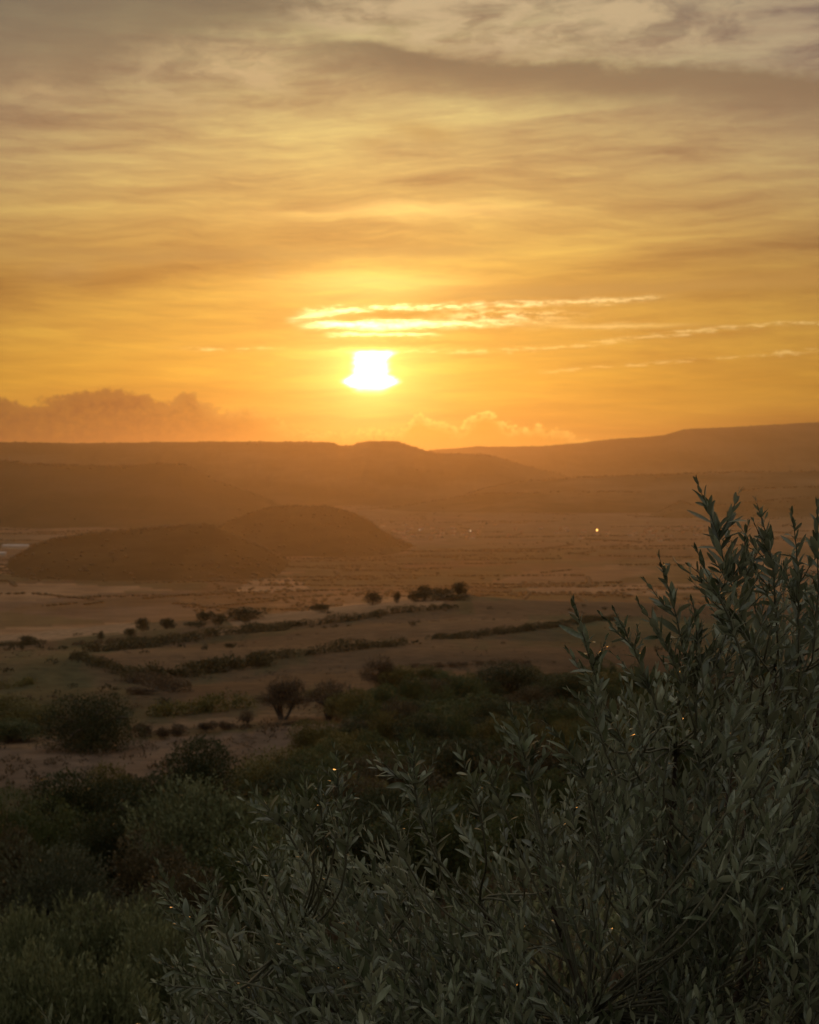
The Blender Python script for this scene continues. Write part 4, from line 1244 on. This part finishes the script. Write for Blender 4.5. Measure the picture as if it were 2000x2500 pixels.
# ------------------------------------------------------------------ the near olive
M['leaf'] = leaf_mat('olive_leaf', (0.034, 0.047, 0.018), (0.150, 0.175, 0.088), under=(0.28, 0.30, 0.20), rough=0.36, trans=0.10, spec=0.9, scale=9.0)
M['leaf'].node_tree.nodes['Principled BSDF'].inputs['Sheen Weight'].default_value = 0.1

TS = np.array([0, 0.10, 0.28, 0.50, 0.72, 0.90, 1.0])
WS = np.array([0.10, 0.46, 0.90, 1.0, 0.80, 0.42, 0.03])


def leaves_mesh(P, D, N, L, W, C, TW):
    """real leaf blades: 3 x 7 vertices each, folded on the midrib, curved along their length"""
    n = len(P)
    Sd = nrm(np.cross(D, N)); N = nrm(np.cross(Sd, D))
    v = np.zeros((n, 7, 3, 3))
    for i, (t, w) in enumerate(zip(TS, WS)):
        ang_ = TW * t
        s = Sd * np.cos(ang_)[:, None] + N * np.sin(ang_)[:, None]
        nn = -Sd * np.sin(ang_)[:, None] + N * np.cos(ang_)[:, None]
        c = P + D * (L * t * (1 - 0.25 * np.abs(C) * t))[:, None] - N * (L * C * t * t * 0.5)[:, None]
        hw = (W * w * 0.5)[:, None]
        v[:, i, 0] = c - s * hw + nn * hw * 0.35
        v[:, i, 1] = c
        v[:, i, 2] = c + s * hw + nn * hw * 0.35
    q = []
    for i in range(6):
        for j in range(2):
            a = i * 3 + j
            q.append([a, a + 1, a + 4, a + 3])
    q = np.array(q)
    Q = (q[None] + (np.arange(n) * 21)[:, None, None]).reshape(-1, 4)
    return v.reshape(-1, 3), Q


og = np.random.default_rng(2024)
ENV = [(300, 2500), (375, 2330), (392, 2230), (420, 2190), (500, 2165), (560, 2085), (600, 2040), (650, 1975), (715, 1935), (760, 1905), (840, 1925), (880, 2010), (930, 1985),
       (990, 1955), (1060, 1925), (1130, 1905), (1190, 1885), (1250, 1830), (1310, 1845), (1360, 1800), (1420, 1720), (1480, 1680), (1540, 1600), (1600, 1570),
       (1660, 1530), (1720, 1450), (1790, 1405), (1850, 1370), (1920, 1350), (2000, 1330), (2300, 1300), (2600, 1400)]
ex_, ey_ = np.array([e[0] for e in ENV], float), np.array([e[1] for e in ENV], float)


def env(px): return np.interp(px, ex_, ey_)


def pt3(px, py, dep):
    return at(px, py, dep)


# explicit leading shoots: (list of pixels tip -> base, depth)
LEAD = [
    ([(1706, 1186), (1738, 1260), (1772, 1380), (1812, 1500), (1850, 1620)], 4.35, 1.25),
    ([(1704, 1350), (1745, 1440), (1800, 1520), (1850, 1600)], 4.25, 1.1),
    ([(1848, 1228), (1872, 1300), (1890, 1400), (1896, 1520)], 4.4, 1.0),
    ([(1826, 1284), (1815, 1350), (1830, 1430), (1860, 1540)], 4.5, 0.9),
    ([(1934, 1258), (1945, 1330), (1950, 1430), (1950, 1560)], 4.4, 1.0),
    ([(1996, 1240), (1995, 1330), (2000, 1430), (1990, 1560)], 4.3, 1.1),
    ([(2070, 1210), (2060, 1330), (2050, 1480)], 4.4, 1.1),
    ([(1612, 1368), (1636, 1440), (1660, 1540), (1690, 1680)], 4.35, 1.05),
    ([(1560, 1472), (1600, 1530), (1640, 1600), (1680, 1720)], 4.3, 1.0),
    ([(1690, 1470), (1705, 1540), (1700, 1640), (1700, 1740)], 4.4, 1.0),
    ([(1690, 1385), (1735, 1425), (1780, 1500), (1810, 1600)], 4.2, 1.0),
    ([(1502, 1494), (1525, 1540), (1560, 1610), (1600, 1720)], 4.4, 0.95),
    ([(1402, 1472), (1420, 1540), (1438, 1600), (1455, 1650), (1462, 1760)], 4.3, 1.1),
    ([(1395, 1690), (1450, 1740), (1480, 1840)], 4.3, 1.0),
    ([(1245, 1732), (1268, 1790), (1285, 1870), (1300, 1950)], 4.3, 1.0),
    ([(1290, 1738), (1285, 1800), (1295, 1880)], 4.35, 0.95),
    ([(1340, 1772), (1390, 1830), (1430, 1900), (1450, 1980)], 4.3, 1.05),
    ([(1118, 1824), (1140, 1880), (1165, 1950), (1180, 2030)], 4.35, 0.95),
    ([(910, 1832), (940, 1875), (985, 1905), (1014, 1930), (1030, 2010)], 4.2, 0.9),
    ([(1008, 1810), (1010, 1860), (1012, 1920), (1030, 2010)], 4.2, 0.85),
    ([(817, 1828), (826, 1880), (828, 1950), (820, 2050)], 4.3, 0.9),
    ([(742, 1896), (752, 1960), (765, 2060)], 4.3, 1.0),
    ([(700, 1915), (735, 1980), (760, 2080)], 4.35, 1.0),
    ([(608, 1918), (650, 1975), (700, 2030), (750, 2110)], 4.2, 1.0),
    ([(776, 1890), (782, 1960), (790, 2050)], 4.4, 0.9),
    ([(860, 1955), (850, 2020), (845, 2110)], 4.3, 0.9),
    ([(939, 1958), (965, 2020), (990, 2100)], 4.15, 1.0),
    ([(1045, 1935), (1055, 2000), (1065, 2090)], 4.3, 1.0),
    ([(580, 2040), (600, 2100), (640, 2180)], 4.1, 0.85),
    ([(640, 2020), (650, 2080), (680, 2170)], 4.2, 0.9),
    ([(388, 2112), (420, 2180), (465, 2260), (500, 2350)], 4.0, 1.0),
    ([(502, 2140), (530, 2200), (560, 2300)], 4.1, 1.0),
    ([(445, 2190), (480, 2250), (520, 2350)], 4.1, 0.9),
    ([(378, 2338), (430, 2372), (500, 2385), (600, 2400)], 4.0, 0.9),
    ([(384, 2400), (450, 2412), (520, 2410), (620, 2450)], 4.05, 0.9),
    ([(1440, 1660), (1500, 1760), (1540, 1860)], 4.4, 1.0),
    ([(1180, 1860), (1210, 1930), (1240, 2010)], 4.3, 1.0),
]

CORE = np.array([(1560 - 1000) / F * 5.0, 5.0, EYE - 1.55])       # heart of the crown
TREE = np.array([0.72, 5.2, 0.0]); TREE[2] = gz(0.72, 5.2)

lp, ld, ln_, ll, lw, lc, lt, lsrc = [], [], [], [], [], [], [], []
stems = []


def add_leaf(p, d, n, L, wr=0.2, c=0.3, tw=0.0):
    lp.append(p); ld.append(d); ln_.append(n); ll.append(L); lw.append(L * wr); lc.append(c); lt.append(tw)


def shoot(pts, size=1.0, thick=1.0, sub=0.0, dens=1.0):
    """pts tip -> base (world). leaves in crossed pairs along the stem"""
    pts = np.array(pts)[::-1]
    # resample as a smooth curve
    seg = np.linalg.norm(np.diff(pts, axis=0), axis=1); cum_ = np.concatenate([[0], np.cumsum(seg)])
    L = cum_[-1]
    n = max(6, int(L / 0.022))
    s = np.linspace(0, L, n)
    c = np.stack([np.interp(s, cum_, pts[:, k]) for k in range(3)], -1)
    kk = np.hanning(9); kk /= kk.sum()
    cs = np.stack([np.convolve(np.pad(c[:, k], 4, mode='reflect', reflect_type='odd'), kk, 'valid') for k in range(3)], -1)
    c = cs
    c[1:-1] += og.normal(0, 0.0012, (n - 2, 3))
    tg = nrm(np.gradient(c, axis=0))
    rad = np.linspace(0.0030, 0.0008, n) * thick
    stems.append(tube(c[::1], rad, 5))
    ref = nrm(og.normal(size=3))
    phase = og.uniform(0, 3.14)
    m = max(3, int(L / (0.0185 / dens)))
    for i in range(m):
        t = (i + 0.5) / m
        sp = t * L
        k = min(n - 1, int(t * (n - 1)))
        p = c[k]; a = tg[k]
        u = nrm(np.cross(a, ref)); w = np.cross(a, u)
        rem = (L - sp)
        size_l = (0.027 + 0.030 * min(1.0, rem / 0.12)) * size
        ph = phase + (i % 2) * 1.57 + og.normal(0, 0.25)
        for sgn in (0, math.pi):
            if og.random() < 0.10 + (0.2 if rem > 0.25 else 0): continue
            o = u * math.cos(ph + sgn) + w * math.sin(ph + sgn)
            spread = R(16 + 26 * min(1, rem / 0.10) + og.normal(0, 9))
            d = a * math.cos(spread) + o * math.sin(spread)
            d = nrm(d + np.array([0, 0, 0.12]) + og.normal(0, 0.07, 3))
            nn = nrm(a * math.sin(spread) - o * math.cos(spread) + og.normal(0, 0.30, 3))
            add_leaf(p, d, nn, size_l * og.uniform(0.60, 1.30), og.uniform(0.22, 0.33), og.normal(0.05, 0.28), og.normal(0, 0.45))
    # closed pair at the tip
    for sgn in (-1, 1):
        u = nrm(np.cross(tg[-1], ref))
        d = nrm(tg[-1] + sgn * u * 0.16)
        add_leaf(c[-1], d, nrm(-sgn * u + og.normal(0, .2, 3)), 0.026 * size * og.uniform(0.8, 1.2), 0.26, 0.1, 0)
    return c


lead_bases = []
for pix, dep, sz in LEAD:
    dd0 = og.uniform(-0.05, 0.05)
    pts = [pt3(a, b, dep + dd0 + 0.05 * i) for i, (a, b) in enumerate(pix)]
    c = shoot(pts, 1.0 * sz, 1.15)
    lead_bases.append((c[0], nrm(c[0] - c[2])))
    # a few side shoots on the leading ones
    for k in range(5 if pix[0][0] > 1550 else 3):
        t = og.uniform(0.15, 0.7); i = int(t * (len(c) - 1))
        a = nrm(c[min(i + 1, len(c) - 1)] - c[i])
        sd_ = nrm(np.array([og.choice([-1, 1]) * og.uniform(0.5, 1.0), og.uniform(-.6, .6), 0.0]))
        d = nrm(a + sd_ * 0.65)
        Ls = og.uniform(0.05, 0.12)
        shoot([c[i] + d * Ls + np.array([0, 0, Ls * 0.15]), c[i] + d * Ls * 0.5, c[i]], 0.85 * sz, 0.7)

# fill shoots: sprays of shoots with dark gaps between them, and a deeper, shaded layer
NCL = 120
clus = []
while len(clus) < NCL:
    px = 360 + 2000 * og.random() ** 0.85; e = float(env(px))
    py = e + 40 + og.random() ** 0.85 * (2900 - e)
    if py > 2900: continue
    deep = py - e
    clus.append((px, py, 4.70 - 0.80 * (1 - math.exp(-deep / 420.0)) + og.uniform(-0.05, 0.75), og.uniform(45, 85), og.normal(0, 0.22)))
cnt = 0
while cnt < 1850:
    if cnt < 1300:
        cx_, cy_, cd_, cs_, lean = clus[og.integers(NCL)]
        px = cx_ + og.normal(0, cs_); py = cy_ + og.normal(0, cs_ * 1.1)
        dep = cd_ + og.normal(0, 0.10)
    else:
        px = 400 + 1950 * og.random() ** 0.85; lean = 0.0
        py = float(env(px)) + 70 + og.random() * (2950 - float(env(px)))
        dep = og.uniform(4.9, 5.9)
    if py > 2980 or py < float(env(px)) + (og.uniform(-10, 25) if cnt < 1300 else 60): continue
    tip = pt3(px, py, dep)
    rad = nrm(tip - CORE)
    d = nrm(np.array([rad[0] * 0.72 + lean, rad[1] * 0.35, 0.0]) + np.array([0, 0, 0.95]) + og.normal(0, 0.20, 3))
    L = og.uniform(0.12, 0.34)
    bend = nrm(rad + np.array([0, 0, -0.2])) * 0.10 * L
    shoot([tip, tip - d * L * 0.5 + bend, tip - d * L], og.uniform(0.85, 1.15), 0.9, dens=0.76)
    if og.random() < 0.5: lead_bases.append((tip - d * L, nrm(-d - bend / L)))
    cnt += 1

lp = np.array(lp); ld = nrm(np.array(ld)); ln_ = nrm(np.array(ln_)); ll = np.array(ll); lw = np.array(lw); lc = np.array(lc); lt = np.array(lt)
# the 300 leaves that show largest: front most in their patch of the view
mid = lp + ld * (ll * 0.5)[:, None]
mx = 1000 + F * mid[:, 0] / mid[:, 1]; my = np.array([px_y(a, b, c) for a, b, c in mid])
vis = (mx > 10) & (mx < 1990) & (my > 10) & (my < 2490)
view = nrm(mid - np.array([0, 0, EYE]))
Sd_all = nrm(np.cross(ld, ln_)); Nn = nrm(np.cross(Sd_all, ld))
area = ll * lw / mid[:, 1] ** 2 * np.abs(np.sum(view * Nn, -1)) * np.sqrt(np.clip(1 - np.sum(view * ld, -1) ** 2, 0, 1))
cell = (mx // 26).astype(int) * 1000 + (my // 26).astype(int)
order = np.argsort(mid[:, 1])
seen = set(); front_idx = []
for i in order:
    if not vis[i]: continue
    if cell[i] in seen: continue
    seen.add(cell[i]); front_idx.append(i)
front_idx = np.array(front_idx)
best = front_idx[np.argsort(-area[front_idx])[:298]]
rest = np.ones(len(lp), bool); rest[best] = False

olive = link('olive_tree', None, None, TREE)
olive.empty_display_size = 0.5
tag(olive, 'near olive tree with narrow grey green leaves and upright shoots filling the lower right', 'olive tree')
V, Q = leaves_mesh(lp[rest] - TREE, ld[rest], ln_[rest], ll[rest], lw[rest], lc[rest], lt[rest])
o = link('foliage', mesh_np('olive_foliage', V, [Q], M['leaf'], True), olive); o['kind'] = 'stuff'
# single leaves: six shared blades
from mathutils import Matrix, Vector
blades = []
for cv, tw, wr in ((0.0, 0.0, 0.2), (0.3, 0.3, 0.19), (-0.25, -0.35, 0.21), (0.5, 0.0, 0.18), (0.15, 0.6, 0.22), (-0.1, 0.2, 0.2)):
    v, q = leaves_mesh(np.zeros((1, 3)), np.array([[0, 1., 0]]), np.array([[0, 0, 1.]]), np.array([1.0]), np.array([wr]), np.array([cv]), np.array([tw]))
    blades.append((cv, tw, mesh_np('olive_leaf', v, [q], M['leaf'], True)))
for i in best:
    b = min(blades, key=lambda t: abs(t[0] - lc[i]) + 0.5 * abs(t[1] - lt[i]))
    d = ld[i]; s = nrm(np.cross(d, ln_[i])); n = nrm(np.cross(s, d))
    m4 = Matrix(((s[0], d[0], n[0], 0), (s[1], d[1], n[1], 0), (s[2], d[2], n[2], 0), (0, 0, 0, 1)))
    lo = link('leaf', b[2], olive)
    m4 = Matrix.Translation(Vector(lp[i] - TREE)) @ m4 @ Matrix.Scale(float(ll[i]), 4)
    lo.matrix_local = m4

# trunk, boughs and twigs
tt = np.linspace(0, 1, 8)[:, None]
top = np.array([0.05, -0.05, 1.0])
pts = np.array([0, 0, -0.15]) * (1 - tt) + top * tt + np.concatenate([np.sin(tt * 4) * 0.05, np.cos(tt * 3) * 0.04, tt * 0], 1)
v, q = tube(pts, 0.15 - 0.05 * tt[:, 0], 12)
link('trunk', mesh_np('olive_trunk', v, [q], M['bark'], True), olive)
bough_pts = []
ends = [(500, 2560, 4.5), (700, 2350, 4.6), (760, 2700, 4.4), (960, 2300, 4.7), (1050, 2650, 4.4), (1180, 2200, 4.7), (1330, 2080, 4.8), (1420, 2500, 4.3),
        (1500, 1950, 4.8), (1640, 1850, 4.7), (1650, 2350, 4.5), (1780, 1780, 4.8), (1850, 2200, 4.5), (1880, 1650, 4.7), (2000, 1700, 4.7), (2150, 2000, 4.7), (2300, 1800, 4.9)]
for (a, b, c) in ends:
    e = pt3(a, b, c + 0.35) - TREE
    t2 = np.linspace(0, 1, 14)[:, None]
    sag = np.array([0, 0, 0.20]) * np.sin(t2 * np.pi) * og.uniform(-0.6, 0.5)
    p = pts[-1] * (1 - t2) + e * t2 + sag + np.concatenate([np.sin(t2 * 7 + a) * 0.02, np.sin(t2 * 5 + b) * 0.02, t2 * 0], 1)
    v, q = tube(p, 0.022 * (1 - 0.85 * t2[:, 0]) + 0.002, 7)
    link('branch', mesh_np('olive_branch', v, [q], M['bark'], True), olive)
    bough_pts.append(p[3:] + TREE)
BP = np.concatenate(bough_pts)
tw_ = [(v - TREE, q) for v, q in stems]
for bpt, bdir in lead_bases:
    dist_ = np.linalg.norm(BP - bpt, axis=1) + np.maximum(0, BP[:, 2] - bpt[2] + 0.08) * 4
    j = np.argmin(dist_)
    u = np.linspace(0, 1, 8)[:, None]
    D0 = np.linalg.norm(BP[j] - bpt)
    m0 = bdir * D0 * 0.9; m1 = (nrm(BP[j] - bpt) + np.array([0, 0, -0.5])) * D0 * 0.6
    p = (2 * u ** 3 - 3 * u ** 2 + 1) * bpt + (u ** 3 - 2 * u ** 2 + u) * m0 + (3 * u ** 2 - 2 * u ** 3) * BP[j] + (u ** 3 - u ** 2) * m1
    tw_.append(tube(p - TREE, np.linspace(0.0024, 0.0040, 8), 5))
v, q = join_tubes(tw_)
o = link('twigs', mesh_np('olive_twigs', v, [q], M['twig'], True), olive); o['kind'] = 'stuff'

# sprays of a second olive reaching in at the bottom left
lp, ld, ln_, ll, lw, lc, lt = [], [], [], [], [], [], []
stems = []
b0 = np.array([(150 - 1000) / F * 4.2, 4.35, 0]); b0[2] = gz(b0[0], b0[1])
for pix in ([(92, 2452), (125, 2500), (150, 2600), (160, 2750)], [(160, 2462), (165, 2520), (172, 2600), (170, 2750)], [(205, 2475), (200, 2540), (190, 2640), (175, 2760)],
            [(125, 2500), (140, 2560), (160, 2680)], [(60, 2540), (100, 2600), (150, 2720)], [(240, 2560), (215, 2640), (180, 2760)]):
    c = shoot([pt3(a, b, 4.15 + 0.03 * i) for i, (a, b) in enumerate(pix)], 1.0, 1.1)
    t2 = np.linspace(0, 1, 8)[:, None]
    stems.append(tube(c[0] * (1 - t2) + (b0 - np.array([0, 0, 0.05])) * t2, np.linspace(0.003, 0.009, 8), 5))
young = link('young_olive', None, None, b0); young.empty_display_size = 0.3
tag(young, 'small olive sprays poking up at the bottom edge near the left corner', 'olive shoot')
v, q = join_tubes([(v - b0, q) for v, q in stems])
link('stem', mesh_np('young_olive_stem', v, [q], M['twig'], True), young)
for p_, d_, n_, l_, w_, c_, t_ in zip(lp, ld, ln_, ll, lw, lc, lt):
    b = min(blades, key=lambda t: abs(t[0] - c_) + 0.5 * abs(t[1] - t_))
    d = nrm(d_); s = nrm(np.cross(d, n_)); n = nrm(np.cross(s, d))
    m4 = Matrix(((s[0], d[0], n[0], 0), (s[1], d[1], n[1], 0), (s[2], d[2], n[2], 0), (0, 0, 0, 1)))
    lo = link('leaf', b[2], young)
    lo.matrix_local = Matrix.Translation(Vector(p_ - b0)) @ m4 @ Matrix.Scale(float(l_), 4)

# ------------------------------------------------------------------ evening haze
hv, hq = box(-52000, 52000, -50000, 50000, -40, 790)
hm = bpy.data.materials.new('haze'); hm.use_nodes = True
ht = hm.node_tree; ht.nodes.clear()
ho = ht.nodes.new('ShaderNodeOutputMaterial'); pv = ht.nodes.new('ShaderNodeVolumePrincipled')
pv.inputs['Color'].default_value = (0.90, 0.72, 0.54, 1)
pv.inputs['Density'].default_value = HAZE_DENSITY
pv.inputs['Anisotropy'].default_value = HAZE_G
ht.links.new(pv.outputs[0], ho.inputs['Volume'])
tag(link('haze', mesh_np('haze', hv, [hq], hm)), kind='stuff')
